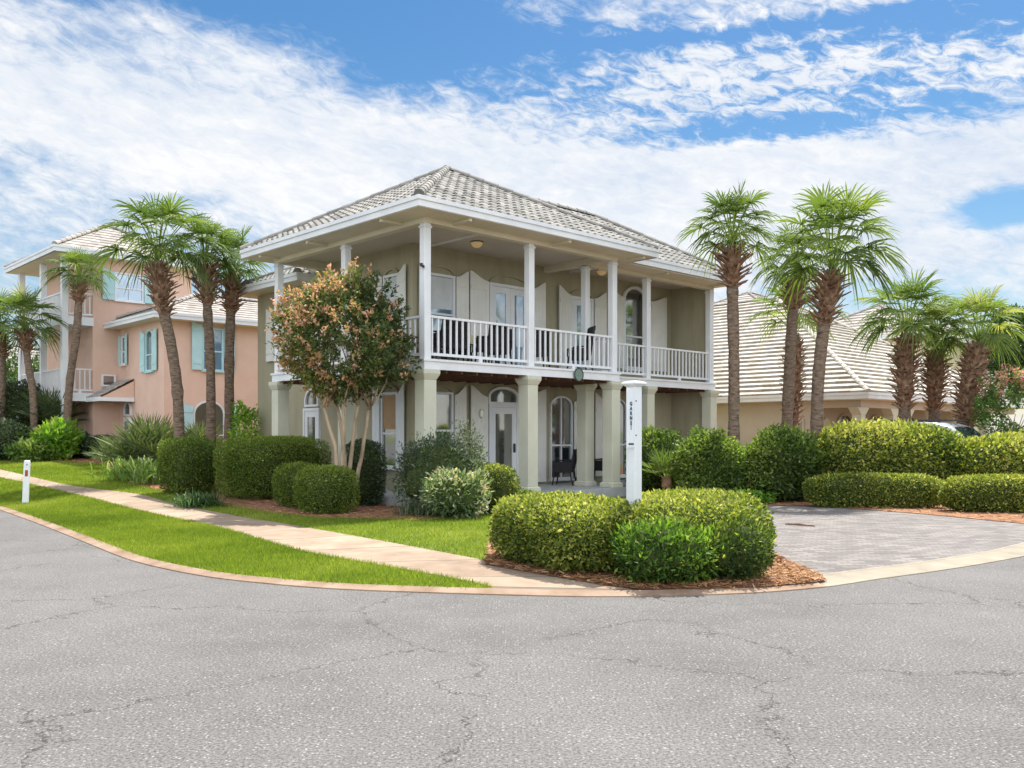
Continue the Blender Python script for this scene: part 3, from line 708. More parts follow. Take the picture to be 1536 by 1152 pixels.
# grass blades (uncountable)
def grassfield(poly, n, h, seed_tone=.5, excl=()):
    P = np.array(poly); lo, hi = P.min(0), P.max(0); pts = rng.uniform(lo, hi, (n * 6, 2))
    # denser near the camera
    keep = inpoly(pts, poly)
    for e_ in excl: keep &= ~inpoly(pts, e_)
    pts = pts[keep][:n]; pts = pts + rng.normal(size=pts.shape) * .025
    m = len(pts); az = rng.uniform(0, 6.28, m); hh = h * rng.uniform(.5, 1.3, m) ; w = .006 + .00045 * pts[:, 1]
    z = np.full(m, ZL - .014) + rise(pts[:, 0], pts[:, 1]); lean = rng.normal(size=(m, 2)) * h * .45
    A = np.stack([pts[:, 0] - np.cos(az) * w / 2, pts[:, 1] - np.sin(az) * w / 2, z], 1); B = np.stack([pts[:, 0] + np.cos(az) * w / 2, pts[:, 1] + np.sin(az) * w / 2, z], 1)
    Tt = np.stack([pts[:, 0] + lean[:, 0], pts[:, 1] + lean[:, 1], z + hh], 1)
    V = np.stack([A, B, Tt], 1).reshape(-1, 3); Fc = np.arange(3 * m).reshape(-1, 3)
    p3 = np.concatenate([pts, np.zeros((m, 1))], 1)
    T = seed_tone + .17 * wob(p3, 1.1, 5) + .10 * wob(p3, 5., 9) + rng.normal(size=m) * .15 + .22 * np.clip(wob(p3, .8, 31) - .5, 0, 1)
    return V, Fc, np.clip(T, 0, 1)
verge = [tuple(p) for p in Lc[1:]] + [tuple(p) for p in cin[:j0 + 1][::-1] if p[0] > -16]
verge = [tuple(p) for p in Lc[1:]] + [tuple(p) for p in cin[2:j0 + 1][::-1]]
lawn2 = [G(x, y, ZL) for x, y in [(-80, 692), (0, 704), (100, 727), (208, 741), (257, 755), (400, 781), (500, 798), (600, 816), (742, 843), (748, 780), (745, 768), (640, 776), (560, 777), (470, 775), (400, 766), (300, 750), (250, 737), (175, 719), (160, 696), (100, 692), (0, 689), (-80, 686)]]
V1, F1, T1 = grassfield(verge, 190000, .055, .50); V2_, F2_, T2_ = grassfield(lawn2, 110000, .05, .58)
tag(mesh_np('verge_grass', V1, F1, T1, M['grass']), 'short green grass of the verge between the asphalt and the sidewalk', 'grass', kind='stuff')
tag(mesh_np('lawn_grass', V2_, F2_, T2_, M['grass']), 'bright green lawn between the sidewalk and the planting beds', 'grass', kind='stuff')
def strawfield(pxs, n, z, ln=.10, name='pine_straw'):
    poly = [G(x, y, z) for x, y in pxs]; P = np.array(poly); lo, hi = P.min(0), P.max(0); pts = rng.uniform(lo, hi, (n * 5, 2)); pts = pts[inpoly(pts, poly)][:n]; m = len(pts)
    az = rng.uniform(0, 6.28, m); l = ln * rng.uniform(.5, 1.3, m); zz = z + rise(pts[:, 0], pts[:, 1]) + rng.uniform(0, .035, m); w = .0022 + .00025 * pts[:, 1]
    d = np.stack([np.cos(az), np.sin(az), rng.normal(size=m) * .16], 1); s = np.stack([-np.sin(az), np.cos(az), rng.normal(size=m) * .5], 1)
    p = np.stack([pts[:, 0], pts[:, 1], zz], 1)
    V = np.stack([p - d * l[:, None] / 2 - s * w[:, None], p - d * l[:, None] / 2 + s * w[:, None], p + d * l[:, None] / 2 + s * w[:, None], p + d * l[:, None] / 2 - s * w[:, None]], 1).reshape(-1, 3)
    T = np.clip(.45 + .2 * wob(p, 2, 3) + rng.normal(size=m) * .25, 0, 1)
    return mesh_np(name, V, np.arange(4 * m).reshape(-1, 4), T, M['straw'])
tag(strawfield(bed1_px, 60000, .050), 'rust coloured pine straw spilled round the front corner hedge', 'pine straw', kind='stuff')
tag(strawfield(bed3_px, 22000, .052), 'pine straw strip along the back of the driveway', 'pine straw', kind='stuff')
tag(strawfield(bed2_px, 26000, .048), 'pine straw under the shrubs along the front of the houses', 'pine straw', kind='stuff')

# ------------------------------------------------------------------ main house
K = (-1.84, 19.2)
H = empty('beach_house', (K[0], K[1], 0), ANG)
tag(H, 'two storey khaki stucco house with white wraparound balcony and grey tiled hip roof', 'house')
WP, SP, RB = 2.4, 1.5, .94          # front wall plane, side wall plane, right bay setback
UE, LE, WE = 11.85, 6.2, 10.2       # right end, left porch end, wing end
GZ = .04; PZ = .26; DZ = 3.22
wm = MB(); wm.box(SP, UE + .25, WP, 9.6, GZ - .05, 6.3); wm.box(SP + .001, 9, 9.6, WE, GZ - .05, 5.92)
wm.box(UE + .02, UE + .25, RB + .1, WP, DZ, 6.3)          # end wall of the upper right bay
wm.build('wall', M['khaki'], H)
gw = MB(); gw.box(UE + .02, UE + .25, RB + .2, WP, GZ - .05, 2.98); gw.build('wall', M['khaki'], H)
corner = MB(); corner.box(SP - .012, SP + .13, WP - .012, WP + .13, GZ, 6.25); corner.build('corner_trim', M['khaki'], H)
# porch slab
sl = MB(); sl.box(-.28, UE + .2, -.28, WP, GZ - .08, PZ); sl.box(-.28, SP, WP, LE + .3, GZ - .08, PZ); sl.build('porch_slab', M['slab'], H, bevel=.01)
# deck band + floor
db = MB()
db.box(-.13, 6.25, -.13, -.02, 3.0, DZ); db.box(-.13, -.02, -.02, LE + .13, 3.0, DZ); db.box(6.14, 6.25, -.02, RB - .13, 3.0, DZ)
db.box(6.25, UE + .13, RB - .13, RB - .02, 3.0, DZ); db.box(-.02, SP, LE + .02, LE + .13, 3.0, DZ)
# little cap lip
db.box(-.16, 6.28, -.16, -.13, DZ - .05, DZ); db.box(-.16, -.13, -.13, LE + .16, DZ - .05, DZ); db.box(6.28, UE + .16, RB - .16, RB - .13, DZ - .05, DZ)
db.build('deck_band', M['white'], H)
df = MB(); df.box(-.02, 6.14, -.02, WP, DZ - .06, DZ - .01); df.box(6.14, UE + .02, RB - .02, WP, DZ - .06, DZ - .01); df.box(-.02, SP, WP, LE + .02, DZ - .06, DZ - .01); df.build('deck_floor', M['slab'], H)
jo = MB()
for i in range(27): x = .12 + i * .44; y0 = 0 if x < 6.1 else RB; jo.box(x, x + .05, y0, WP - .002, 2.94, DZ - .061)
for i in range(9): y = WP + .2 + i * .42; jo.box(.0, SP - .002, y, y + .05, 2.94, DZ - .061)
jo.build('joist', M['joist'], H)
# porch beams at the top, soffit and ceiling
bmz0, bmz1 = 6.10, 6.30
bm = MB(); bm.box(-.1, 6.22, -.1, .1, bmz0, bmz1); bm.box(-.1, .1, .1, LE + .1, bmz0, bmz1); bm.box(6.02, 6.22, .1, WP, bmz0 + .02, bmz1); bm.box(6.22, UE + .1, RB - .1, RB + .1, bmz0, bmz1)
bm.box(.1, SP, LE - .1, LE + .1, bmz0, bmz1); bm.build('porch_beam', M['cream'], H)
cl = MB(); cl.box(.1, 6.02, .1, WP, 6.28, 6.33); cl.box(6.22, UE + .02, RB + .1, WP, 6.28, 6.33); cl.box(.1, SP, WP, LE - .1, 6.28, 6.33); cl.build('porch_ceiling', M['ceiling'], H)
OV = .72
sf = MB(); sf.box(-OV, 6.9, -OV, -.1, 6.205, 6.235); sf.box(-OV, -.1, -.1, 6.8, 6.205, 6.235); sf.box(-.1, SP, LE + .1, 6.8, 6.205, 6.235); sf.box(6.22, 7.02, -.1, RB - .1, 6.205, 6.235)
sf.box(6.22, 12.2, .22, RB - .1, 6.2, 6.232); sf.box(UE + .1, 12.2, RB - .1, 6., 6.2, 6.232); sf.build('soffit', M['cream'], H)
# brackets (rafter tails) under the soffit at each post
def rt(*bs):
    q = MB()
    for b_ in bs: q.box(*b_)
    q.build('rafter_tail', M['cream'], H)
for x in (.7, 3.8, 6.6): rt((x - .04, x + .04, -.66, -.1, 6.15, 6.204))
for y in (.7, 3.7, 6.0): rt((-.66, -.1, y - .04, y + .04, 6.15, 6.204))
for x in (8.9, 11.7): rt((x - .04, x + .04, .3, RB - .1, 6.15, 6.2))
# posts
def post(x, y):
    m = MB(); h = .088; m.box(x - h, x + h, y - h, y + h, 3.0 + .001, 6.1)
    m.box(x - h - .02, x + h + .02, y - h - .02, y + h + .02, 6.0, 6.045)
    m.build('post', M['white'], H, bevel=.012)
def column(x, y, z0=PZ):
    m = MB(); a = .165; m.box(x - a, x + a, y - a, y + a, z0 + .14, 2.78)
    m.frustum(x, y, a + .05, a + .05, z0, z0 + .10); m.frustum(x, y, a + .05, a + .002, z0 + .10, z0 + .14)
    m.frustum(x, y, a + .002, a + .06, 2.78, 2.90); m.frustum(x, y, a + .06, a + .06, 2.90, 2.995)
    m.build('column', M['column'], H, bevel=.01)
posts = [(0, 0), (3.1, 0), (6.12, 0), (6.12, RB), (8.73, RB), (UE, RB), (0, 3.03), (0, LE)]
for p_ in posts: post(*p_); column(p_[0] if p_[0] > .01 else .04, p_[1] if p_[1] > .01 else .04)
# railings: one per bay
def railing(ax, p0, p1, fixed, parent=H, z=DZ, h=.94, mat=None, gap=.168, name='railing'):
    m = MB(); mat = mat or M['white']
    def bx(a0, a1, w, z0, z1):
        if ax == 'x': m.box(a0, a1, fixed - w, fixed + w, z0, z1)
        else: m.box(fixed - w, fixed + w, a0, a1, z0, z1)
    bx(p0, p1, .035, z + h - .05, z + h); bx(p0, p1, .022, z + .085, z + .145)
    n = int((p1 - p0) / gap)
    for i in range(n):
        a = p0 + (i + .5) * (p1 - p0) / n; bx(a - .019, a + .019, .019, z + .145, z + h - .05)
    mid = (p0 + p1) / 2; bx(mid - .05, mid + .05, .03, z - .005, z + .085)
    return m.build(name, mat, parent)
railing('x', .09, 3.01, 0); railing('x', 3.19, 6.03, 0); railing('x', 6.21, 8.64, RB); railing('x', 8.82, UE - .09, RB)
railing('y', .09, 2.94, 0); railing('y', 3.12, LE - .09, 0); railing('x', .09, SP - .02, LE)
railing('y', .09, RB - .09, 6.12)
# roofs: two intersecting hips, plus the lower rear wing
hip_roof(H, -.72, 7.05, -.72, 6.8, 6.42, .545, M['tile'], fascia=.2)
ro = hip_roof(H, 2.0, 12.25, .2, 6.4, 6.46, .60, M['tile'], fascia=.22)
hip_roof(H, .93, 9.5, 6.86, 10.75, 6.06, .45, M['tile'], fascia=.2)
s2 = MB(); s2.box(.93, SP, 6.9, 10.7, 5.855, 5.885); s2.box(SP, 9, WE, 10.7, 5.855, 5.885); s2.build('soffit', M['cream'], H)
# ---- upper windows and doors
def S(px, w): t = (px - CX) / F; ox, oy = K[0] - UY * w, K[1] + UX * w; return (t * oy - ox) / (UX - t * UY)
window(H, 'f', WP, 1.98, 2.72, 3.85, 5.55, glass=M['skyglass'], blind=(M['paleblind'], 4.75)); shutter(H, 'f', WP, 3.2, 2.8, 3.75, 5.78, 5.6); shutter(H, 'f', WP, 1.62, 1.9, 3.75, 5.78, 5.6)
def door(a0, a1, z0, z1, glass, leafs=1, plane=WP, face='f', gx=.2, zb=.25):
    m = MB(); slab(m, rect(a0 - .08, a0, z0, z1 + .08), face, plane, 0, .08); slab(m, rect(a1, a1 + .08, z0, z1 + .08), face, plane, 0, .08); slab(m, rect(a0, a1, z1, z1 + .08), face, plane, 0, .08)
    d = m.build('door_frame', M['white'], H)
    w = (a1 - a0) / leafs
    for i in range(leafs):
        b0, b1 = a0 + i * w, a0 + (i + 1) * w; lf = MB()
        slab(lf, rect(b0 + .004, b0 + gx * w, z0 + .01, z1 - .005), face, plane, .01, .06); slab(lf, rect(b1 - gx * w, b1 - .004, z0 + .01, z1 - .005), face, plane, .01, .06)
        slab(lf, rect(b0 + gx * w, b1 - gx * w, z1 - .17, z1 - .005), face, plane, .01, .06); slab(lf, rect(b0 + gx * w, b1 - gx * w, z0 + .01, z0 + zb), face, plane, .01, .06)
        o = lf.build('door', M['white'], H)
        g = MB(); slab(g, rect(b0 + gx * w, b1 - gx * w, z0 + zb, z1 - .17), face, plane, .02, .04); g.build('pane', glass, o)
        if i == leafs - 1 or True:
            k = MB(); hx = b1 - .09 if i == 0 else b0 + .09
            slab(k, rect(hx - .035, hx + .035, z0 + .88, z0 + 1.12), face, plane, .06, .085); k.build('handle', M['metal'], o)
door(4.02, 5.36, DZ, 5.52, M['skyglass'], 2, gx=.24); shutter(H, 'f', WP, 3.25, 3.9, DZ + .03, 5.82, 5.6); shutter(H, 'f', WP, 6.0, 5.48, DZ + .03, 5.82, 5.6)
door(7.14, 7.94, DZ, 5.5, M['skyglass'], 1, gx=.22); shutter(H, 'f', WP, 6.55, 7.03, DZ + .03, 5.82, 5.6); shutter(H, 'f', WP, 8.57, 8.05, DZ + .03, 5.82, 5.6)
window(H, 'f', WP, 9.5, 10.5, 3.7, 5.75, rise=.33, glass=M['glass'], fr=.09); shutter(H, 'f', WP, 8.82, 9.36, 3.62, 5.98, 5.78); shutter(H, 'f', WP, 11.5, 10.66, 3.62, 5.98, 5.78)
# ---- ground floor front
window(H, 'f', WP, 1.95, 2.66, .98, 2.62, glass=M['glass']); shutter(H, 'f', WP, 3.12, 2.74, .92, 2.86, 2.62); shutter(H, 'f', WP, 1.6, 1.88, .92, 2.86, 2.62)
door(4.0, 4.92, PZ, 2.34, M['greyglass'], 1, gx=.17, zb=.28)
window(H, 'f', WP, 3.98, 4.94, 2.48, 2.62, rise=.2, rail=False, sill=False, fr=.07, name='transom')
shutter(H, 'f', WP, 3.28, 3.86, PZ + .06, 2.88, 2.60); shutter(H, 'f', WP, 6.02, 5.06, PZ + .06, 2.88, 2.60)
window(H, 'f', WP, 6.28, 7.08, .42, 2.42, rise=.24, glass=M['glass'], mull=1, fr=.05); shutter(H, 'f', WP, 7.66, 7.16, .4, 2.84, 2.56)
window(H, 'f', WP, 8.75, 9.5, .42, 2.42, rise=.24, glass=M['glass'], mull=1, fr=.05); shutter(H, 'f', WP, 8.08, 8.66, .4, 2.84, 2.56); shutter(H, 'f', WP, 10.1, 9.6, .4, 2.84, 2.56)
# oval ornament on the front door shutter
ov = MB(); n = 20
slab(ov, [(3.60 + .075 * math.cos(2 * math.pi * i / n), 2.16 + .12 * math.sin(2 * math.pi * i / n)) for i in range(n)], 'f', WP, .125, .15)
wl = ov.build('wall_lamp', M['column'], H); ov = MB(); slab(ov, [(3.60 + .05 * math.cos(2 * math.pi * i / n), 2.16 + .09 * math.sin(2 * math.pi * i / n)) for i in range(n)], 'f', WP, .15, .153); ov.build('lamp_cover', M['greyglass'], wl)
# ---- side wall (faces left)
window(H, 's', SP, 3.02, 3.60, .85, 2.62, glass=M['glass'], blind=(M['shade'], 1.75)); shutter(H, 's', SP, 2.66, 2.94, .72, 2.86, 2.62, M['white']); shutter(H, 's', SP, 3.98, 3.68, .72, 2.86, 2.62, M['white'])
window(H, 's', SP, 2.98, 3.5, 3.85, 5.55, glass=M['skyglass'], blind=(M['paleblind'], 4.9)); shutter(H, 's', SP, 2.6, 2.9, 3.75, 5.78, 5.6); shutter(H, 's', SP, 3.9, 3.58, 3.75, 5.78, 5.6)
door(6.66, 7.34, PZ, 2.28, M['greyglass'], 1, SP, 's', .2)
window(H, 's', SP, 6.7, 7.3, 2.46, 2.55, rise=.3, rail=False, sill=False, glass=M['greyglass'], name='transom')
window(H, 's', SP, 8.35, 8.95, 3.9, 5.15, rise=.2, glass=M['glass']); shutter(H, 's', SP, 7.85, 8.25, 3.8, 5.38, 5.2); shutter(H, 's', SP, 9.5, 9.05, 3.8, 5.38, 5.2)
def eyebrow(face, plane, a0, a1, z, rise):
    m = MB(); mid, w, n = (a0 + a1) / 2, abs(a1 - a0) / 2, 12
    for i in range(n):
        t0, t1 = math.pi * (.12 + .76 * i / n), math.pi * (.12 + .76 * (i + 1) / n)
        q = [(mid + w * math.cos(t) * 1.05, z + rise * math.sin(t) + dz) for t, dz in ((t0, 0), (t0, .05), (t1, .05), (t1, 0))]
        slab(m, q, face, plane, 0, .06)
    m.build('eyebrow_moulding', M['khaki'], H)
eyebrow('f', WP, 1.9, 2.8, 5.5, .28); eyebrow('f', WP, 3.95, 5.43, 5.48, .34); eyebrow('f', WP, 7.05, 8.03, 5.46, .28); eyebrow('f', WP, 1.9, 2.74, 2.55, .26)
eyebrow('s', SP, 2.95, 3.65, 2.55, .26); eyebrow('s', SP, 2.92, 3.56, 5.46, .26)
# ceiling lamps
def clamp(x, y, z):
    m = MB(); m.lathe(x, y, [(.03, z - .15), (.10, z - .12), (.145, z - .05), (.15, z - .02)], 16); o = m.build('ceiling_lamp', M['amber'], H, smooth=True)
    m = MB(); m.lathe(x, y, [(.16, z - .025), (.16, z)], 16); m.build('lamp_base', M['metal'], o)
clamp(2.55, 1.25, 6.28); clamp(7.6, 1.65, 6.28)
# round plaque on the band
pq = MB(); slab(pq, [(4.62 + .16 * math.cos(2 * math.pi * i / 28), 3.09 + .16 * math.sin(2 * math.pi * i / 28)) for i in range(28)], 'f', -.16, 0, .03)
pl = pq.build('round_plaque', M['greenplaque'], H)
pq = MB()
for i in range(28):
    t0, t1 = 2 * math.pi * i / 28, 2 * math.pi * (i + 1) / 28
    slab(pq, [(4.62 + r_ * math.cos(t), 3.09 + r_ * math.sin(t)) for r_, t in ((.145, t0), (.165, t0), (.165, t1), (.145, t1))], 'f', -.16, .03, .042)
pq.build('rim', M['metal'], pl)
dp = MB(); dp.tube([(UE + .15, RB - .02, 6.2), (UE + .15, RB - .02, .1)], .035, 8); dp.build('downpipe', M['white'], H)
# security camera on corner post
sc_ = MB(); sc_.box(-.13, -.088, -.03, .03, 5.18, 5.24); sc_.tube([(-.12, 0, 5.2), (-.14, -.12, 5.15)], .03, 8); sc_.build('porch_spotlight', M['metal'], H)

def world(x, y, z=0): return (K[0] + UX * x - UY * y, K[1] + UY * x + UX * y, z)
# ------------------------------------------------------------------ furniture
def chair(label, x, y, z, rz, tall=1.0, group=None):
    o = empty('patio_chair', world(x, y, z), ANG + rz); tag(o, label, 'chair', group)
    m = MB(); m.box(-.25, .25, -.24, .24, .34, .45); m.build('seat', M['black'], o, bevel=.01)
    m = MB(); hb = .95 * tall
    m.prism([(.20, .44), (.25, .44), (.36, hb), (.31, hb)], -.25, -.19, 'x'); m.prism([(.20, .44), (.25, .44), (.36, hb), (.31, hb)], .19, .25, 'x')
    m.prism([(.215, .44), (.235, .44), (.345, hb - .03), (.325, hb - .03)], -.2, .2, 'x')
    m.prism([(.315, hb - .1), (.355, hb - .1), (.37, hb + .02), (.33, hb + .02)], -.25, .25, 'x'); m.build('backrest', M['black'], o)
    m = MB(); m.box(-.22, .22, -.22, .22, .45, .50); m.build('seat_cushion', M['black'], o, bevel=.015)
    for s in (-1, 1):
        m = MB(); m.prism([(-.2, .44), (.24, .44), (.27, .64), (-.22, .62)], s * .245 - .006, s * .245 + .006, 'x'); m.build('side_panel', M['black'], o)
        m = MB(); m.tube([(s * .25, .27, .66), (s * .27, 0, .67), (s * .26, -.24, .64), (s * .25, -.25, .44)], .022, 6); m.build('armrest', M['black'], o)
        for yy, k in ((-.22, -.05), (.22, .08)):
            m = MB(); m.tube([(s * .22, yy, .42), (s * .235, yy + k * .3, .2), (s * .25, yy + k, 0)], .02, 6); m.build('leg', M['black'], o)
    return o
gch = 'black chairs on the upper balcony'
chair('black patio chair at the balcony corner beside the post, nearest the street corner', .72, .52, DZ - .01, R(200), group=gch)
chair('black patio chair pushed in at the left end of the balcony table', 1.32, .6, DZ - .01, R(150), group=gch)
chair('black patio chair on the street side of the balcony table', 2.3, .5, DZ - .01, R(175), group=gch)
chair('black patio chair between the balcony table and the double door with sky blue reflections', 2.55, 1.95, DZ - .01, R(5), group=gch)
chair('black patio chair right beside the tablecloth corner in the first balcony bay', 2.85, .85, DZ - .01, R(-80), group=gch)
chair('black patio chair just right of the middle balcony post', 3.95, .6, DZ - .01, R(150), group=gch)
chair('tall backed black lounge chair on the balcony by the inner white post', 5.5, .6, DZ - .01, R(-120), 1.25, gch)
t = empty('patio_table', world(2.05, 1.25, DZ - .01), ANG); tag(t, 'dark balcony table with a pale yellow runner between the chairs', 'table')
m = MB(); m.box(-.55, .55, -.38, .38, .70, .74); m.build('tabletop', M['black'], t)
for a in (-1, 1):
    for b_ in (-1, 1): m = MB(); m.tube([(a * .48, b_ * .31, .7), (a * .5, b_ * .33, 0)], .022, 6); m.build('leg', M['black'], t)
m = MB(); m.box(-.15, .15, -.384, .384, .741, .746); m.box(-.15, .15, -.39, -.384, .55, .746); m.build('table_runner', M['cloth'], t)
chair('black wooden porch chair under the arched ground floor window', 5.94, 1.55, PZ, R(-150), 1.0, 'black chairs on the ground floor porch')
chair('black porch chair half hidden behind the third stucco column', 7.62, 1.7, PZ, R(-150), 1.0, 'black chairs on the ground floor porch')
# flower pot hanging inside the left railing
fp = empty('flower_pot', world(.28, .55, DZ - .01)); tag(fp, 'flower pot of pink blooms on the balcony left of the corner post', 'flower pot')
m = MB(); m.lathe(0, 0, [(.09, 0), (.14, .26), (.155, .26), (.155, .30)], 14); m.build('pot', M['boot'], fp)
q = unit(rng.normal(size=(420, 3))) * rng.uniform(.5, 1, (420, 1)) * np.array([.22, .22, .18]) + np.array([0, 0, .42]); Vv, Ff = leaves(q, unit(q - np.array([0, 0, .3])), .06, .6)
mesh_np('bloom', Vv, Ff, rng.random(420), M['flower'], fp)

# ------------------------------------------------------------------ pink house (local origin: corner of the wing)
PH = empty('beach_house', (-12.7, 33, 0), ANG); tag(PH, 'pink stucco house with turquoise shutters and a three storey balcony tower', 'house')
m = MB(); m.box(0, 11, 0, 4.4, .05, 5.95); m.box(-1.0, 3.0, 4.4, 10.5, .05, 8.7); m.box(3.0, 11, 4.4, 9, .05, 5.95); m.build('wall', M['pink'], PH)
hip_roof(PH, -.55, 11.5, -.55, 4.95, 6.02, .42, M['flattile'] if 0 else M['fartile'], fascia=.2, wave=.0, period=.3, lip=.03, course=.33)
hip_roof(PH, -2.55, 3.35, 3.85, 10.4, 8.78, .56, M['fartile'], fascia=.22, wave=.0, period=.3, lip=.03, course=.33)
m = MB(); m.box(-2.5, 3.3, 3.88, 4.4, 8.55, 8.58); m.box(-2.5, -1, 4.4, 10.3, 8.55, 8.58); m.box(-.5, 11, -.5, 0, 5.82, 5.85); m.box(-.5, 0, 0, 4.4, 5.82, 5.85); m.build('soffit', M['cream'], PH)
for zz in (3.25, 6.2):
    m = MB(); m.box(-2.15, -1.0, 4.3, 10.0, zz - .32, zz); o = m.build('balcony_deck', M['white'], PH)
    railing('x', -1.95, -1.02, 4.4, PH, zz, .95, name='balcony_railing'); railing('y', 4.5, 6.95, -2.05, PH, zz, .95, name='balcony_railing'); railing('y', 7.1, 9.9, -2.05, PH, zz, .95, name='balcony_railing')
for yy in (4.4, 7.0, 9.95):
    m = MB(); m.box(-2.16, -1.94, yy - .11, yy + .11, .05, 8.55); m.build('balcony_post', M['white'], PH)
def psh(face, plane, ao, ai, z0, z1): shutter(PH, face, plane, ao, ai, z0, z1 + .1, z1, M['turq'])
window(PH, 'f', 4.4, -.12, .9, 7.05, 8.05, mull=1, glass=M['skyglass'], mat=M['white']); psh('f', 4.4, -.66, -.2, 6.98, 8.1); psh('f', 4.4, 1.42, .98, 6.98, 8.1)
window(PH, 'f', 4.4, -.62, -.2, 3.6, 3.95, rail=False, sill=False)
window(PH, 's', 0, 3.6, 3.95, 4.45, 5.45, mat=M['white']); psh('s', 0, 4.2, 4.03, 4.4, 5.5); psh('s', 0, 3.35, 3.53, 4.4, 5.5)
window(PH, 's', 0, .95, 1.5, 4.05, 5.3, rise=.2, mat=M['turq']); psh('s', 0, .48, .88, 4.0, 5.45); psh('s', 0, 2.0, 1.58, 4.0, 5.45)
door_m = MB(); slab(door_m, rect(3.05, 3.75, .6, 2.32), 's', 0, 0, .07); dpo = door_m.build('door', M['white'], PH); window(PH, 's', 0, 3.12, 3.68, 2.42, 2.6, rise=.28, rail=False, sill=False, name='transom')
m = MB(); slab(m, rect(3.2, 3.6, .9, 2.15), 's', 0, .07, .08); m.build('pane', M['greyglass'], dpo)
window(PH, 'f', 0, 1.5, 2.22, 4.1, 5.6, glass=M['skyglass'], mat=M['turq']); psh('f', 0, 1.02, 1.42, 4.05, 5.75); psh('f', 0, 2.72, 2.3, 4.05, 5.7)
window(PH, 'f', 0, 1.15, 2.28, .95, 2.4, rise=.45, mull=1, mat=M['white']); psh('f', 0, .62, 1.07, .9, 2.7); psh('f', 0, 2.8, 2.36, .9, 2.7)
# entry canopy roof
m = MB(); roof_face(m, (-1.25, 4.35, 3.05), (-1.25, 2.75, 3.05), (-.02, 2.75, 3.75), (-.02, 4.35, 3.75), wave=.04); cn = m.build('entry_canopy', M['fartile'], PH, tone=True)
m = MB(); m.box(-1.28, -.02, 2.72, 2.76, 2.9, 3.05); m.box(-1.3, -1.26, 2.72, 4.38, 2.9, 3.06); m.build('fascia', M['white'], cn)
m = MB(); m.prism([(-1.24, 3.04), (-.02, 3.04), (-.02, 3.7)], 2.77, 2.8, 'y'); m.build('gable', M['pink'], cn)

# ------------------------------------------------------------------ tan house on the right
TH = empty('beach_house', (11.8, 30, 0), ANG); tag(TH, 'low tan house with a broad cream tiled hip roof behind the right hand palms', 'house')
m = MB(); m.box(.5, 2.0, 2.4, 15, .05, 2.9); m.box(2.0, 15.6, 2.4, 15, .05, 2.9); m.box(.5, .75, 1.95, 2.4, .05, 2.9); m.build('wall', M['tan'], TH)
hip_roof(TH, 0, 16, 0, 22, 3.03, .60, M['flattile'], fascia=.2, wave=0, period=.42, lip=.10, course=.36)
m = MB(); m.box(.02, 15.9, .02, 2.4, 2.80, 2.83); m.box(.02, .5, 2.4, 21, 2.80, 2.83); m.build('soffit', M['cream'], TH)
m = MB(); m.box(.45, 15.6, .45, .75, 2.55, 2.8); m.box(.45, .75, .75, 1.95, 2.55, 2.8); m.build('porch_beam', M['tan'], TH)
for xx in (.6, 3.1, 4.3, 6.8, 9.4, 12.2):
    m = MB(); m.box(xx - .16, xx + .16, .44, .76, .05, 2.3); m.frustum(xx, .6, .17, .42, 2.3, 2.55, .17, .18); m.build('column', M['column'], TH)
for (a0_, a1_) in ((2.6, 3.7), (5.2, 6.5), (8.2, 9.6)): window(TH, 'f', 2.4, a0_, a1_, .6, 2.0, rise=.35, mull=1, mat=M['tan'])
window(TH, 's', 2.0 if 0 else .5, 2.6, 3.2, .6, 2.1, mat=M['tan'])
dm = MB()
for i in range(2): slab(dm, archpts(.85 + i * .62, 1.4 + i * .62, .15, 1.95, .3), 'f', 2.4, 0, .05)
dm.build('door', M['cloth'], TH)
# ------------------------------------------------------------------ far houses
def farhouse(label, px, d, w, dp, wallz, p, wall, roof, ang=ANG):
    x, y = at(px, d); o = empty('far_house', (x, y, 0), ang); tag(o, label, 'house')
    m = MB(); m.box(-w / 2, w / 2, -dp / 2, dp / 2, 0, wallz - .1); m.build('wall', wall, o)
    hip_roof(o, -w / 2 - .5, w / 2 + .5, -dp / 2 - .5, dp / 2 + .5, wallz, p, roof, wave=0, period=.5, lip=.05, course=.5)
    return o
fh = farhouse('beige house behind the tan roof with only its upper wall and hip roof showing', 1325, 56, 9.5, 8.5, 7.2, .5, M['beige'], M['fartile'])
window(fh, 'f', -4.25, 2.4, 3.2, 5.4, 6.6, glass=M['skyglass'])
farhouse('grey roofed house far behind, its ridge just right of the slim palm', 1128, 62, 12, 11, 8.6, .45, M['tan'], M['fartile'])
farhouse('pale roofed house far behind the two left edge palms', 20, 62, 12, 10, 5.2, .45, M['beige'], M['fartile'])

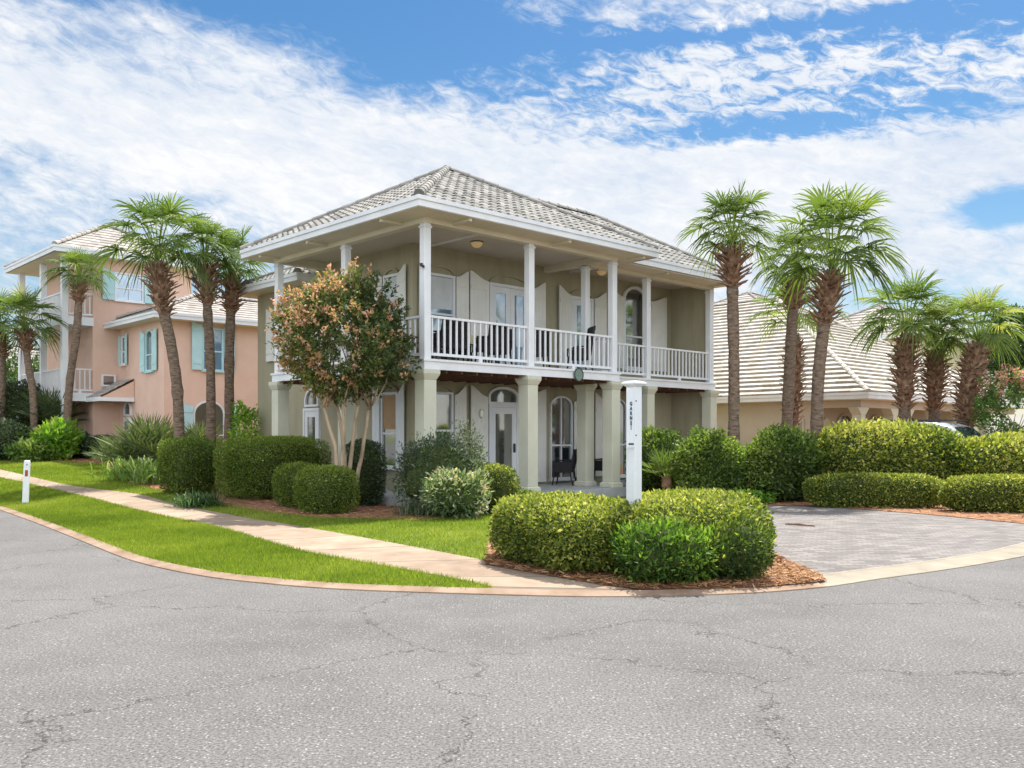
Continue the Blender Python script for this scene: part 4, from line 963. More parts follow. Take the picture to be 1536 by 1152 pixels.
# ------------------------------------------------------------------ sign post
sp_ = empty('sign_post', (*at(951, 10.35), 0), ANG); tag(sp_, 'white square post with a narrow name board standing in the corner hedge', 'sign post')
m = MB(); h = .064; m.box(-h, h, -h, h, .0, 2.155); m.build('post', M['white'], sp_, bevel=.006)
m = MB(); m.frustum(0, 0, .068, .106, 2.155, 2.185); m.frustum(0, 0, .106, .102, 2.185, 2.205); m.frustum(0, 0, .102, .045, 2.205, 2.222); m.build('post_cap', M['white'], sp_, bevel=.004)
m = MB(); m.box(-.175, -.0645, -.055, -.03, 1.46, 2.125); bd = m.build('name_board', M['white'], sp_, bevel=.004)
def lettering(items, mat, parent):
    V = []; Fc = []
    for body, size, loc in items:
        c = bpy.data.curves.new('letter', 'FONT'); c.body = body; c.size = size; c.extrude = .0015; c.offset = .003; c.align_x = 'CENTER'; c.align_y = 'CENTER'
        o = bpy.data.objects.new('letter', c); me = o.to_mesh(); k = len(V)
        V += [(loc[0] + v_.co.x, loc[1] - v_.co.z, loc[2] + v_.co.y) for v_ in me.vertices]; Fc += [tuple(k + i for i in p.vertices) for p in me.polygons]
        o.to_mesh_clear(); bpy.data.objects.remove(o); bpy.data.curves.remove(c)
    m = MB(); m.add(V, Fc); return m.build('lettering', mat, parent)
lettering([(ch_, .056, (-.122, -.0568, 1.955 - i * .054)) for i, ch_ in enumerate('GARN')] + [('E', .046, (-.122, -.0568, 1.745)), ('T', .040, (-.122, -.0568, 1.708)), ('I', .032, (-.122, -.0568, 1.675))], M['navy'], bd)
m = MB(); m.box(-.165, -.076, -.0585, -.0552, 1.492, 1.512); m.build('dark_strip', M['navy'], bd)
for zz in (1.99, 1.60):
    m = MB(); m.tube([(-.045, -.0642, zz), (-.045, -.070, zz)], .009, 8); m.build('screw', M['metal'], sp_)
# ------------------------------------------------------------------ bollard
bx_, by_ = G(38, 755, ZL); bo = empty('bollard', (bx_, by_, ZL - .02), R(20)); bo.rotation_euler = (0, R(2.2), R(20)); tag(bo, 'short white marker post with an orange reflector in the left verge', 'bollard')
m = MB(); m.box(-.062, .062, -.05, .05, 0, .99); m.frustum(0, 0, .062, .045, .99, 1.02, .05, .034); m.build('post', M['white'], bo, bevel=.006)
m = MB(); m.box(-.026, .03, -.056, -.0505, .66, .80); m.build('reflector', M['bronze'], bo)
m = MB(); m.tube([(.004, -.0505, .92), (.004, -.058, .92)], .014, 8); m.build('screw', M['metal'], bo)

# ------------------------------------------------------------------ parked car behind the hedge
cx_, cy_ = at(1400, 24.6); car = empty('parked_car', (cx_, cy_, ZL), ANG + R(90)); tag(car, 'silver white car parked behind the tall hedge with only its roof showing', 'car')
prof = [(-2.35, .35), (-2.4, .85), (-2.25, 1.12), (-1.35, 1.25), (-.75, 1.78), (-.3, 1.90), (.9, 1.92), (1.75, 1.84), (2.2, 1.3), (2.35, 1.15), (2.4, .4), (1.9, .35)]
m = MB(); m.prism(prof, -.78, .78, 'y')
low = [(x, z) for x, z in prof if z < 1.3]; m.prism([(-2.35, .35), (-2.4, .85), (-2.25, 1.1), (-1.3, 1.22), (2.22, 1.26), (2.37, 1.1), (2.4, .4)], -.9, .9, 'y')
body = m.build('body', M['carpaint'], car, bevel=.06)
for s in (-1, 1):
    m = MB(); slab(m, [(-1.15, 1.32), (-.68, 1.72), (1.6, 1.76), (1.95, 1.34)], 'f', s * .79, -.012, .012); m.build('side_window', M['glass'], car)
    for xx in (-1.5, 1.5):
        m = MB(); m.tube([(xx, s * .72, .34), (xx, s * .93, .34)], .34, 20); w_ = m.build('wheel', M['tyre'], car); m = MB(); m.tube([(xx, s * .90, .34), (xx, s * .945, .34)], .2, 14); m.build('rim', M['carpaint'], w_)
    m = MB(); m.box(-2.42, -2.34, s * .55 - .17, s * .55 + .17, .78, .95); m.build('headlight', M['greyglass'], car)
    m = MB(); m.tube([(-.6, s * .62, 1.97), (1.4, s * .62, 1.97)], .02, 6); m.build('roof_rail', M['metal'], car)
m = MB(); m.add([(-1.36, -.7, 1.262), (-1.36, .7, 1.262), (-.77, .62, 1.79), (-.77, -.62, 1.79)], [(0, 3, 2, 1)]); m.build('windscreen', M['glass'], car)

# ------------------------------------------------------------------ palms
def fan(P0, f, s, n, L_, nseg, droop, tone, V, Fc, T, r):
    """fan blade: strips radiating from P0"""
    for i in range(nseg):
        ph = (i / (nseg - 1) - .5) * 2; a = ph * R(112)
        ln = L_ * (.62 + .38 * math.cos(a * .75)) * r.uniform(.9, 1.08)
        d = f * math.cos(a) + s * math.sin(a) + n * (.30 * abs(math.sin(a)) - .05) + n * r.normal() * .05
        d = d / np.linalg.norm(d); sd_ = np.cross(d, n); sd_ /= np.linalg.norm(sd_) + 1e-9
        sd_ = sd_ * .8 + n * (.6 if i % 2 else -.6); w = L_ * .026
        k = len(V); bend = droop * r.uniform(.6, 1.5)
        for (t, ww) in ((.0, .35), (.42, 1.), (.75, .7), (1., .06)):
            p = P0 + d * ln * t; p = p + np.array([0, 0, -1.]) * bend * ln * (max(t - .3, 0) ** 2) * 1.1
            V.append(p + sd_ * w * ww); V.append(p - sd_ * w * ww)
        tt = min(1, max(0, tone + r.normal() * .08))
        for j in range(3): Fc.append((k + 2 * j, k + 2 * j + 1, k + 2 * j + 3, k + 2 * j + 2)); T.append(tt)
def palm(label, path, Rc, r0, boot, nf=34, nseg=26, boot_r=.30, group='cabbage palms', tone=.45, low=-38, dens=1.0, seed=1, petiole=.52, yellow=False):
    """path: trunk centreline world points; boot: (z0,z1) of old leaf bases"""
    r = np.random.default_rng(seed)
    Rc = Rc * 1.12; b0 = path[0]; o = empty('palm_tree', b0); tag(o, label, 'palm tree', group)
    pts = [Vector(p) - Vector(b0) for p in path]
    # smooth path
    sm = catmull([tuple(p) for p in pts], 8); n = len(sm)
    rad = [r0 * (1.25 - .25 * min(1, i / n * 5)) * (1 + .05 * math.sin(i * 2.3) + .03 * r.normal()) for i in range(n)]
    m = MB(); m.tube(sm, rad, 14); m.build('trunk', M['palmbark'], o, smooth=True)
    top = np.array(sm[-1]); zz = np.array([p[2] for p in sm])
    def centre(z): return np.array([np.interp(z, zz, [p[i] for p in sm]) for i in range(2)] + [z])
    # boots
    z0, z1 = boot[0] - b0[2] - .06, boot[1] - b0[2] - .14; V = []; Fc = []; T = []
    nb = int((z1 - z0) / .012 * dens)
    m = MB()
    for i in range(nb):
        t = i / nb; z = z0 + (z1 - z0) * t; a = i * 2.39996 + r.normal() * .15; c = centre(z)
        prof_ = boot_r * 1.08 * (.42 + .58 * math.sin((.08 + .80 * t) * math.pi) ** .8); er = r0 * .75
        out_ = Vector((math.cos(a), math.sin(a), 0)); sd_ = Vector((-math.sin(a), math.cos(a), 0))
        Lb = max(.08, prof_ - er) * 1.25 * r.uniform(.75, 1.2) + .06; el = R(r.uniform(12, 58)); d = out_ * math.cos(el) + Vector((0, 0, 1)) * math.sin(el)
        nn_ = sd_.cross(d); p0 = Vector(c) + out_ * er; w0, w1 = .07, .032; th = .014
        mid = p0 + d * Lb * .55 + nn_ * -.0; end = p0 + d * Lb - Vector((0, 0, .03)) * r.uniform(-1, 1.5)
        vs = [p0 + sd_ * w0 + nn_ * th, p0 - sd_ * w0 + nn_ * th, p0 - sd_ * w0 - nn_ * th, p0 + sd_ * w0 - nn_ * th,
              mid + sd_ * w1 + nn_ * th, mid - sd_ * w1 + nn_ * th, mid - sd_ * w1 - nn_ * th, mid + sd_ * w1 - nn_ * th,
              end + sd_ * w1 * .9 + nn_ * th * .5, end - sd_ * w1 * .9 + nn_ * th * .5, end - sd_ * w1 * .9 - nn_ * th * .5, end + sd_ * w1 * .9 - nn_ * th * .5]
        fs = []
        for k in (0, 4): fs += [(k + q_, k + (q_ + 1) % 4, k + 4 + (q_ + 1) % 4, k + 4 + q_) for q_ in range(4)]
        fs.append((8, 9, 10, 11)); m.add(vs, fs)
    m.tube([tuple(centre(z0 + (z1 - z0) * k / 6)) for k in range(7)], [r0 * (.9 + .5 * min(1, k / 3)) for k in range(7)], 10)
    m.build('leaf_base', M['boot'], o)
    # crown
    V = []; Fc = []; T = []
    pet = MB()
    nf = int(nf * .72)
    for i in range(nf):
        q = (i + .5) / nf; el = R(low + (78 - low) * (q ** 1.05)); az = i * 2.39996 + r.normal() * .2
        d = np.array([math.cos(az) * math.cos(el), math.sin(az) * math.cos(el), math.sin(el)])
        Rl = Rc * r.uniform(.82, 1.12) * (1.04 - .16 * max(0, math.sin(el))); Lp = Rl * petiole * r.uniform(.85, 1.15); start = top + np.array([0, 0, -.02])
        e = start + d * Lp + np.array([0, 0, 1]) * Rc * (.32 + .08 * math.cos(el))
        f = d + np.array([0, 0, -.25 * math.cos(el)]); f /= np.linalg.norm(f)
        s = np.array([-math.sin(az), math.cos(az), 0]); nn_ = np.cross(f, s) * -1
        if nn_[2] < 0: nn_ = -nn_
        pw = .012 + .006; sdv = s * pw; k = len(V)
        mid_ = (start + e) / 2 + np.array([0, 0, .08 * Rc])
        for p in (start, mid_, e): V.append(p + sdv); V.append(p - sdv)
        for p in (start, mid_, e): V.append(p + nn_ * pw * .8); V.append(p - nn_ * pw * .8)
        for bse in (k, k + 6):
            for j in range(2): Fc.append((bse + 2 * j, bse + 2 * j + 1, bse + 2 * j + 3, bse + 2 * j + 2)); T.append(.75)
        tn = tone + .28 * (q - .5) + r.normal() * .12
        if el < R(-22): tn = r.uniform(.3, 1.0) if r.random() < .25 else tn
        if yellow and i == nf - 1: tn = 1.0; e = e + np.array([0, 0, .15])
        fan(e, f, s, nn_, Rl * (1 - petiole) * 1.12, nseg, .75 * (1.15 - q * .75), tn, V, Fc, T, r)
    mesh_np('crown', np.array(V), np.array(Fc), T, M['palmleaf'], o)
    return o
def tr(d, *pp): return [(*at(px, d), zat(py, d)) if py is not None else (*at(px, d), ZL - .05) for px, py in pp]
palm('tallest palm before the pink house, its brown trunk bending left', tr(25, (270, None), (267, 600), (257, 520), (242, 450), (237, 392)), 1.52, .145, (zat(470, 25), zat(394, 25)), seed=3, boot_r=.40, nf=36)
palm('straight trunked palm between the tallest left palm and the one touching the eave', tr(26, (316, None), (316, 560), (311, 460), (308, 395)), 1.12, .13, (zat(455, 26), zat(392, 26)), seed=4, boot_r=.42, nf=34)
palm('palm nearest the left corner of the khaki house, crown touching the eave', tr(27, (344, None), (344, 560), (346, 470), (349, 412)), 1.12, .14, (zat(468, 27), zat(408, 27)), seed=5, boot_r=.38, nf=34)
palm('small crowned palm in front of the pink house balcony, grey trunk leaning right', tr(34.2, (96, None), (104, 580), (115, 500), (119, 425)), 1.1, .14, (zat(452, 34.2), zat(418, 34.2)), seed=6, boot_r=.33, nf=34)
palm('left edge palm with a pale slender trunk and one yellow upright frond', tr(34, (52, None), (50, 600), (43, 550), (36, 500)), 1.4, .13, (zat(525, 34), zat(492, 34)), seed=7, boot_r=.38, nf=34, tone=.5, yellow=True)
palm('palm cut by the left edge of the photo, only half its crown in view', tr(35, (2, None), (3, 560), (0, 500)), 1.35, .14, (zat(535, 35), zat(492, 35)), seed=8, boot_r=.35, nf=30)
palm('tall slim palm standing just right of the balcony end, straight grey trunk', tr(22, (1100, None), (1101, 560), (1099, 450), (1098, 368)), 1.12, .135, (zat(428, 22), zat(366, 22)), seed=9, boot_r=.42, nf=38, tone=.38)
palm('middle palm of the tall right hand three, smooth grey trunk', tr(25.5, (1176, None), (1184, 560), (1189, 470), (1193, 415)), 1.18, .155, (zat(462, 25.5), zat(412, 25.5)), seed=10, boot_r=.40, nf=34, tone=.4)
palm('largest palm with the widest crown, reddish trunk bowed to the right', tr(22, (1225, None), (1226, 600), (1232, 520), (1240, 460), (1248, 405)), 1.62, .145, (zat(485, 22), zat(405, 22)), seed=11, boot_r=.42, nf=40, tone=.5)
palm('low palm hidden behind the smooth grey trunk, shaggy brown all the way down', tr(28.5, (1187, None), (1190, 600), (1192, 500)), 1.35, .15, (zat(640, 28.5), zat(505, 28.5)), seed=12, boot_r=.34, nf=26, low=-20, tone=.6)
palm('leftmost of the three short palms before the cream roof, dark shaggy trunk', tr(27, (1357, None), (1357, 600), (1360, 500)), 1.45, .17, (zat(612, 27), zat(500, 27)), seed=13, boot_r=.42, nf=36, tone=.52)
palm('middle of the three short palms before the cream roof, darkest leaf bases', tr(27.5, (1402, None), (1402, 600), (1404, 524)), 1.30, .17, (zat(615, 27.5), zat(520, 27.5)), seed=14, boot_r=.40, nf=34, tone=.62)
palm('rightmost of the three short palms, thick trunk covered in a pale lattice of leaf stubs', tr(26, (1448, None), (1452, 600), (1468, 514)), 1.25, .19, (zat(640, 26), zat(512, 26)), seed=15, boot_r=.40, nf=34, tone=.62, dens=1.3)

# ------------------------------------------------------------------ crape myrtles
def limb(m, p, q, r0, r1, sag=.08, n=6, seed=0):
    r = np.random.default_rng(seed); p = np.array(p); q = np.array(q); pts = []
    off = r.normal(size=3) * sag
    for i in range(n + 1): t = i / n; pts.append(tuple(p + (q - p) * t + off * math.sin(math.pi * t) + r.normal(size=3) * .012))
    m.tube(pts, [r0 + (r1 - r0) * i / n for i in range(n + 1)], 8); return pts
def myrtle(label, cx, cy, z0, zc, a, h, mat, n, trunks, size=.07, seed=1, hot=None, barkm='myrtlebark', spreadk=1., stops=None, group=None, gapw=.45):
    r = np.random.default_rng(seed); o = empty('crape_myrtle', (cx, cy, z0)); tag(o, label, 'tree', group)
    m = MB(); tips = []
    for i, (bx, by, tx, ty, tz) in enumerate(trunks):
        limb(m, (bx, by, -.05), (tx, ty, tz), .055, .034, .10, 7, seed * 31 + i)
        for k in range(5):
            az = r.uniform(0, 6.28); q = np.array([tx, ty, tz]) + np.array([math.cos(az) * a * .5, math.sin(az) * a * .5, h * r.uniform(.25, .6)])
            limb(m, (tx, ty, tz), q, .022, .008, .06, 4, seed * 77 + i * 7 + k); tips.append(q)
    m.build('trunk', M[barkm], o, smooth=True)
    # sprays: clusters of leaves on short shoots spread through the crown
    ns = n // 26
    d = unit(r.normal(size=(ns, 3))); rr = r.uniform(.35, 1, (ns, 1)) ** .45
    lob = 1 + .16 * wob(d, 2.6, seed)[:, None]
    c = d * rr * lob * np.array([a, a * .95, h / 2]); c[:, 2] = np.where(c[:, 2] < 0, c[:, 2] * .85, c[:, 2])
    c += np.array([0, 0, zc - z0])
    keep = (wob(c, 3.2, seed + 5) > -gapw) ; c = c[keep]; rr = rr[keep]; d = d[keep]; ns = len(c)
    per = 26
    shoot = unit(d + np.array([0, 0, .7]) + r.normal(size=(ns, 3)) * .35)
    t = r.uniform(0, 1, (ns, per, 1)); P = c[:, None, :] + shoot[:, None, :] * t * .26 + r.normal(size=(ns, per, 3)) * .035
    P = P.reshape(-1, 3); D = np.repeat(shoot, per, 0) * .6 + unit(r.normal(size=(len(P), 3)))
    V, Fc = leaves(P, D, size, .5, .4)
    Tb = .38 + .14 * wob(c, 2., seed + 2)
    hotv = (hot(c, d, rr, r) if hot else np.zeros(ns))
    T = np.repeat(Tb, per) + r.normal(size=len(P)) * .10
    T = np.where(np.repeat(hotv, per) * (t.reshape(-1) > .35) > .5, .80 + r.normal(size=len(P)) * .12, T)
    mesh_np('crown', V, Fc, np.clip(T, 0, 1), mat, o)
    return o
mx_, my_ = at(516, 18.6)
def hot1(c, d, rr, r):
    side = -d[:, 0] * .42 + .06 + d[:, 2] * .15 - d[:, 1] * .1
    return ((side + r.normal(size=len(c)) * .42 > .20) & (rr[:, 0] > .74)).astype(float)
myrtle('crape myrtle with orange new growth and five pale leaning trunks before the balcony corner', mx_, my_, ZL, zat(510, 18.6), 1.22, 2.6, M['myrtle'], 34000,
       [(-.10, 0, -.42, .0, 2.15), (-.03, .08, -.20, .3, 2.2), (.03, -.03, .02, -.1, 2.2), (.09, .05, .26, .1, 2.2), (.14, .1, .48, .25, 2.1)], .075, 3, hot1)
tx_, ty_ = at(1528, 24.5)
def hot2(c, d, rr, r): return ((d[:, 2] + r.normal(size=len(c)) * .25 > .35) & (rr[:, 0] > .7)).astype(float)
myrtle('crape myrtle in pink bloom at the right edge of the photo', tx_, ty_, ZL, zat(612, 24.5), .95, 1.9, M['pinkmyrtle'], 12000, [(-.05, 0, -.25, 0, 1.0), (.1, 0, .25, .1, 1.1), (0, .1, .05, .3, 1.1)], .08, 5, hot2)

# broadleaf background trees
def bigtree(label, px, d, zc, a, h, n, seed, group='trees behind the houses'):
    x, y = at(px, d); o = empty('leafy_tree', (x, y, 0)); tag(o, label, 'tree', group); r = np.random.default_rng(seed); m = MB()
    limb(m, (0, 0, 0), (0, 0, zc - h * .3), .2, .14, .2, 7, seed)
    for k in range(9):
        az = k * 2.4; limb(m, (0, 0, zc - h * (.3 + .02 * k)), (math.cos(az) * a * .6, math.sin(az) * a * .6, zc + h * r.uniform(-.15, .3)), .08, .02, .2, 5, seed + k)
    m.build('trunk', M['twig'], o, smooth=True)
    nc = 60; cd = unit(r.normal(size=(nc, 3))); cc_ = cd * (r.uniform(.25, 1, (nc, 1)) ** .5) * np.array([a, a, h / 2]) * .8
    idn = r.integers(0, nc, n); P = cc_[idn] + unit(r.normal(size=(n, 3))) * (r.uniform(.3, 1, (n, 1)) ** .4) * a * .30; P[:, 2] += zc
    V, Fc = leaves(P, unit(P - np.array([0, 0, zc])) + np.array([0, 0, .4]), .16, .6, .8)
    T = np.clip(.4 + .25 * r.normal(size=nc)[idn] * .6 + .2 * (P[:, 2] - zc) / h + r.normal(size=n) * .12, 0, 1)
    mesh_np('crown', V, Fc, T, M['treeleaf'], o); return o
bigtree('leafy tree behind the tan house at the right edge', 1530, 42, zat(520, 42), 1.9, 4.2, 11000, 3)
bigtree('pale leafy tree seen through the pink house balcony posts', 75, 52, zat(585, 52), 2.6, 5., 12000, 4)
bigtree('leafy tree at the left edge behind the far roof', 0, 56, zat(580, 56), 3.0, 5.5, 12000, 5)
bigtree('leafy tree beyond the right end of the tan roof', 1620, 50, zat(510, 50), 3.0, 6.5, 12000, 6)

# ------------------------------------------------------------------ hedges and shrubs
def GL(px, py): return G(px, py, ZL)
# front corner hedge masses
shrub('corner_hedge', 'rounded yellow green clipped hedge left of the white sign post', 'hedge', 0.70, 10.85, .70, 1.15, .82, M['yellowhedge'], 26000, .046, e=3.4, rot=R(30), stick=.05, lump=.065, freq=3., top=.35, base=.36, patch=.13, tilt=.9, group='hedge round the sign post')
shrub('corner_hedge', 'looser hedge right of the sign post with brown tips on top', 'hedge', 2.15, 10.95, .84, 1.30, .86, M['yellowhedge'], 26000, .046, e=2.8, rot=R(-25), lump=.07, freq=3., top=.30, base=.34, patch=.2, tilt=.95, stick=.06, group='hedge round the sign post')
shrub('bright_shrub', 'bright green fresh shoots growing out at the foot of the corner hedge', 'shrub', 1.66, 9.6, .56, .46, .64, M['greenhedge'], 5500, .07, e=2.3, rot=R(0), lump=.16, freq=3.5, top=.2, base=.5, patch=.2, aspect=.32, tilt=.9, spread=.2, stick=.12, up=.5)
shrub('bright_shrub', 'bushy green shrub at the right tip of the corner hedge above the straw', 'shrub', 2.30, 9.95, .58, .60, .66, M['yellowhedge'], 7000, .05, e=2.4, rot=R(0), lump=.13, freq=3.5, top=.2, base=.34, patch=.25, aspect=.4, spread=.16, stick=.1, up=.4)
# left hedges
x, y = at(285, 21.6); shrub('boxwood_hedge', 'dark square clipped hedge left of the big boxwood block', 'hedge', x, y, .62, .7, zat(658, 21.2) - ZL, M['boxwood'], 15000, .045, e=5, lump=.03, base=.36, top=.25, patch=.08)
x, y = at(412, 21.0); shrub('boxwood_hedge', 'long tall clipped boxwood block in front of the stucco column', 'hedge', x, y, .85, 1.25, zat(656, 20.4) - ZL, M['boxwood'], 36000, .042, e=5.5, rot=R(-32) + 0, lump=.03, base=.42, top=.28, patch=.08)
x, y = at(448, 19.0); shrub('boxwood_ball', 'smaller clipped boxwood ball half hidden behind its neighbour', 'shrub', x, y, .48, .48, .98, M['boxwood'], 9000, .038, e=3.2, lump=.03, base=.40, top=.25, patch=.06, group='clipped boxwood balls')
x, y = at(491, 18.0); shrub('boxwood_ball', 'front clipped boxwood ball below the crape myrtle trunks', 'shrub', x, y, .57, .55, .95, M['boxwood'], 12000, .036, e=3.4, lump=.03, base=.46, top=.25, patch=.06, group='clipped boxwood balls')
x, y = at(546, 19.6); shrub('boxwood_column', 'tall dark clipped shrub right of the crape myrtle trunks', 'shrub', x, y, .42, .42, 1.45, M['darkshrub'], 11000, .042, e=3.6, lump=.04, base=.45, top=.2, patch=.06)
x, y = at(300, 18.9); straps(x, y, ZL, 260, .75, .022, M['strap'], 'liriope_clump', 'dark strap leaved clump at the foot of the left hedge', 'plant', base_r=.20, tone=(.3, .18), elev=(30, 80))
for (px_, d_, l_, lab) in ((205, 25.2, .95, 'striped green and cream lily clump left of the dark hedge'), (240, 24.2, .9, 'striped lily clump touching the dark hedge')):
    x, y = at(px_, d_); straps(x, y, ZL, 330, l_ * 1.25, .04, M['paleleaf'], 'lily_clump', lab, 'plant', base_r=.32, tone=(.45, .3), elev=(38, 86), droop=.75, group='lily clumps beside the hedge')
# palmetto shrub
def palmetto(label, px, d, z0, R_, nf, seed, mat='palmetto', low=5):
    x, y = at(px, d); o = empty('palmetto_shrub', (x, y, z0)); tag(o, label, 'shrub'); r = np.random.default_rng(seed); V = []; Fc = []; T = []
    for i in range(nf):
        q = (i + .5) / nf; el = R(low + (82 - low) * q ** .9); az = i * 2.39996; d_ = np.array([math.cos(az) * math.cos(el), math.sin(az) * math.cos(el), math.sin(el)])
        s = np.array([-math.sin(az), math.cos(az), 0]); st = np.array([0, 0, .1]); Lp = R_ * .5 * r.uniform(.8, 1.1); e = st + d_ * Lp; n_ = -np.cross(d_, s)
        if n_[2] < 0: n_ = -n_
        k = len(V)
        for p in (st, e): V.append(p + s * .015); V.append(p - s * .015)
        Fc.append((k, k + 1, k + 3, k + 2)); T.append(.7)
        fan(e, d_, s, n_, R_ * .58, 24, .12, .45 + r.normal() * .16 - (.1 if el < .5 else 0), V, Fc, T, r)
    mesh_np('foliage', np.array(V), np.array(Fc), T, M[mat], o); m = MB(); m.tube([(0, 0, -.1), (0, 0, .15)], .12, 10); m.build('trunk', M['boot'], o); return o
palmetto('wide fan leaved palmetto behind the striped lilies', 226, 28.0, ZL + .4, 1.8, 34, 5)
palmetto('small fan palmetto left of the dark hedge against the pink wall', 172, 29.5, ZL + .45, 1.1, 18, 6)
palmetto('spiky palmetto under the arched turquoise shuttered window', 300, 29, ZL + .7, 1.3, 20, 7)
x, y = at(365, 27.0); shrub('bright_shrub', 'lime green leafy shrub against the pink wall corner', 'shrub', x, y, .42, .42, zat(606, 27) - ZL, M['lime'], 2600, .10, e=2.4, lump=.16, freq=4, base=.45, spread=.2, stick=.15, up=.4, core=False)
x, y = at(388, 26.2); straps(x, y, ZL, 90, .95, .07, M['strap'], 'cycad', 'dark arching cycad beside the stucco column', 'plant', base_r=.06, tone=(.2, .12), elev=(15, 75), hub=.55)
# left edge plantings
x, y = at(14, 36); shrub('dense_shrub', 'big dark evergreen shrub mass at the left edge', 'shrub', x, y, 1.8, 1.2, zat(572, 36) - ZL, M['darkshrub'], 13000, .11, e=2.6, lump=.12, base=.4, spread=.14, stick=.1)
x, y = at(-12, 33); shrub('dense_shrub', 'blue green shrub lower left cut by the photo edge', 'shrub', x, y, 1.2, .9, zat(630, 33) - ZL, M['bluegreen'], 6000, .10, e=2.4, lump=.12, base=.4, spread=.14, stick=.1)
x, y = at(18, 33.4); shrub('dense_shrub', 'dark broadleaf shrub above the bollard', 'shrub', x, y, .9, .6, zat(640, 33.4) - ZL, M['broad'], 4000, .11, e=2.4, lump=.15, base=.35, spread=.2, stick=.15)
for (px_, d_, zt, lab) in ((52, 32.6, 664, 'bright broad leaved plant just right of the bollard'), (84, 33., 634, 'tall bright broad leaved plant under the leaning palm')):
    x, y = at(px_, d_); shrub('ginger_plant', lab, 'plant', x, y, .75, .5, zat(zt, d_) - ZL, M['lime'] if px_ == 84 else M['paleleaf'], 2600, .20, e=2.3, lump=.2, base=.35, aspect=.36, spread=.3, stick=.2, up=.4, core=False, group='bright broad leaved plants')
x, y = at(108, 34.4); shrub('dense_shrub', 'dark green shrub against the pink tower base', 'shrub', x, y, .8, .6, zat(648, 34.4) - ZL, M['darkshrub'], 4200, .09, e=2.5, lump=.15, base=.5, spread=.15, stick=.1)
palmetto('dark palmetto with cream fronds below the first balcony', 76, 35, zat(640, 35), 1.5, 22, 8)
x, y = at(150, 34); shrub('dense_shrub', 'dark rounded shrub in the shade of the pink wall', 'shrub', x, y, .6, .5, 1.55, M['darkshrub'], 4000, .06, e=3, lump=.06, base=.3)
# planting before the front porch
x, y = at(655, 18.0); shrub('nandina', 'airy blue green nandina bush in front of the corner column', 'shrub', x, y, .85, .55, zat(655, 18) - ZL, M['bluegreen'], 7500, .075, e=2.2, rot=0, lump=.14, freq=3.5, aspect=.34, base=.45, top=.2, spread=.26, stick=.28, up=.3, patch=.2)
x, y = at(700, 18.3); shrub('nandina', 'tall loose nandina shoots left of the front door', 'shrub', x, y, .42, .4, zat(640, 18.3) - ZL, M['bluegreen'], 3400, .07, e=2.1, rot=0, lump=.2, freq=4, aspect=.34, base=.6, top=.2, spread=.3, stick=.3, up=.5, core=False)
x, y = at(683, 17.1); shrub('variegated_shrub', 'white and pink variegated shrub at the lawn edge before the porch', 'shrub', x, y, .62, .42, .92, M['variegated'], 3000, .10, e=2.2, rot=0, lump=.2, aspect=.34, base=.46, top=.25, spread=.22, stick=.2, patch=.3, up=.3)
x, y = at(745, 18.0); shrub('lime_shrub', 'yellow green bush right of the variegated shrub', 'shrub', x, y, .45, .42, zat(694, 18) - ZL, M['yellowhedge'], 5000, .05, e=2.4, rot=0, lump=.1, base=.55, top=.3, spread=.15, patch=.3)
x, y = at(716, 18.9); shrub('lime_shrub', 'dark green shrub below the front door glass', 'shrub', x, y, .6, .45, 1.0, M['broad'], 5000, .05, e=2.4, rot=0, lump=.1, base=.4, top=.2, spread=.15)
x, y = at(788, 18.6); shrub('dense_shrub', 'low dark shrub at the foot of the second column', 'shrub', x, y, .36, .32, .42, M['broad'], 3000, .045, e=2.4, lump=.1, base=.35, spread=.15)
x, y = at(628, 17.6); straps(x, y, ZL, 420, .62, .014, M['bluegreen'], 'liriope_clump', 'grassy blue green tuft at the porch slab corner', 'plant', base_r=.16, tone=(.5, .25), elev=(40, 88))
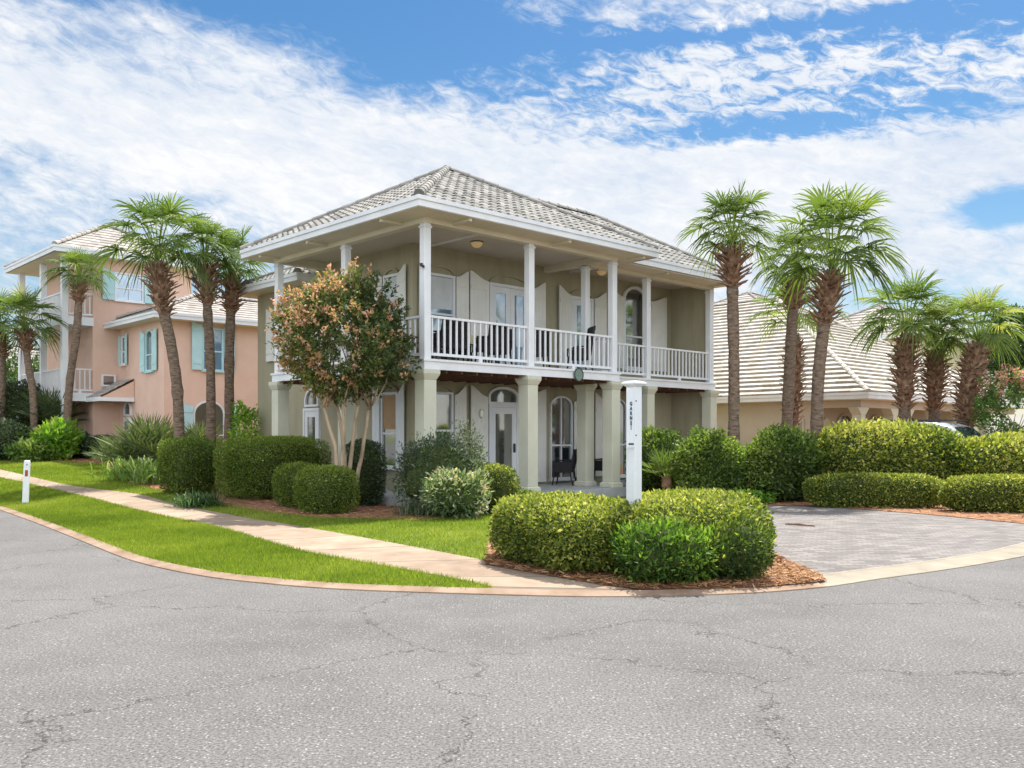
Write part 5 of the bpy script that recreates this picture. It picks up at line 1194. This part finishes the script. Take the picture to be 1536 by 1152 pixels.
# right side shrubs along the driveway back
x, y = at(1000, 23.0); palmetto('bright yellow green fan plant right of the sign post', 1000, 21.8, .45, .85, 16, 9, 'palmleaf', low=10)
x, y = at(985, 23.6); shrub('dense_shrub', 'dark shrub behind the bright fan plant', 'shrub', x, y, .8, .7, 1.7, M['broad'], 6500, .09, e=2.4, lump=.12, base=.3, spread=.15, stick=.1, patch=.3)
x, y = at(1068, 21.3); shrub('viburnum', 'rounded viburnum bush left of the slim palm trunk', 'shrub', x, y, .85, .75, 1.62, M['broad'], 11000, .085, e=2.3, lump=.17, base=.38, top=.3, spread=.14, stick=.12, patch=.25)
x, y = at(1168, 21.4); shrub('viburnum', 'glossy dark viburnum bush between the slim palm and the widest palm', 'shrub', x, y, .98, .75, 1.62, M['broad'], 12000, .09, e=2.3, rot=R(10), lump=.18, base=.33, top=.35, spread=.16, stick=.14, patch=.3)
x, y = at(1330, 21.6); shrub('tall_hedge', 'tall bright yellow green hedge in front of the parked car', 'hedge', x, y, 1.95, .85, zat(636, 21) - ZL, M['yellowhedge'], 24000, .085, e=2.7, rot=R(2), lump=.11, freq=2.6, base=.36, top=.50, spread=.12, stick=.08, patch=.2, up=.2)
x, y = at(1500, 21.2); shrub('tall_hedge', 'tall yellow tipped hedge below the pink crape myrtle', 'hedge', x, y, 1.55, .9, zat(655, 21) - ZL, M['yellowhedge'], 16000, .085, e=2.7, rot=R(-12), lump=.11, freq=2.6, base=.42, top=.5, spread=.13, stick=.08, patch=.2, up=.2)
x, y = at(1312, 19.6); shrub('low_hedge', 'low clipped hedge at the back edge of the driveway, left of the gap', 'hedge', x, y, 1.48, .36, .72, M['yellowhedge'], 16000, .05, e=3.6, rot=R(-7), lump=.06, base=.38, top=.22, patch=.2, group='low hedges at the back of the driveway')
x, y = at(1505, 18.4); shrub('low_hedge', 'low clipped brownish hedge at the right edge, right of the gap', 'hedge', x, y, 1.2, .42, .74, M['yellowhedge'], 15000, .05, e=3.4, rot=R(-12), lump=.06, base=.42, top=.35, patch=.15, group='low hedges at the back of the driveway')
x, y = at(1122, 20.6); shrub('ground_plant', 'low leafy sprigs in the straw before the slim palm', 'plant', x, y, .7, .25, .30, M['lime'], 1200, .08, e=2.2, rot=0, lump=.2, base=.4, spread=.3, core=False)
# thin dark bar laid on the pavers
st = MB(); a_ = GL(1178, 787); b_ = GL(1222, 790); st.tube([(a_[0], a_[1], .052), ((a_[0] + b_[0]) / 2, (a_[1] + b_[1]) / 2 + .05, .058), (b_[0], b_[1], .052)], [.016, .022, .012], 7)
tag(st.build('dark_streak', M['boot'], smooth=True), 'thin dark streak lying on the grey pavers', 'stick')
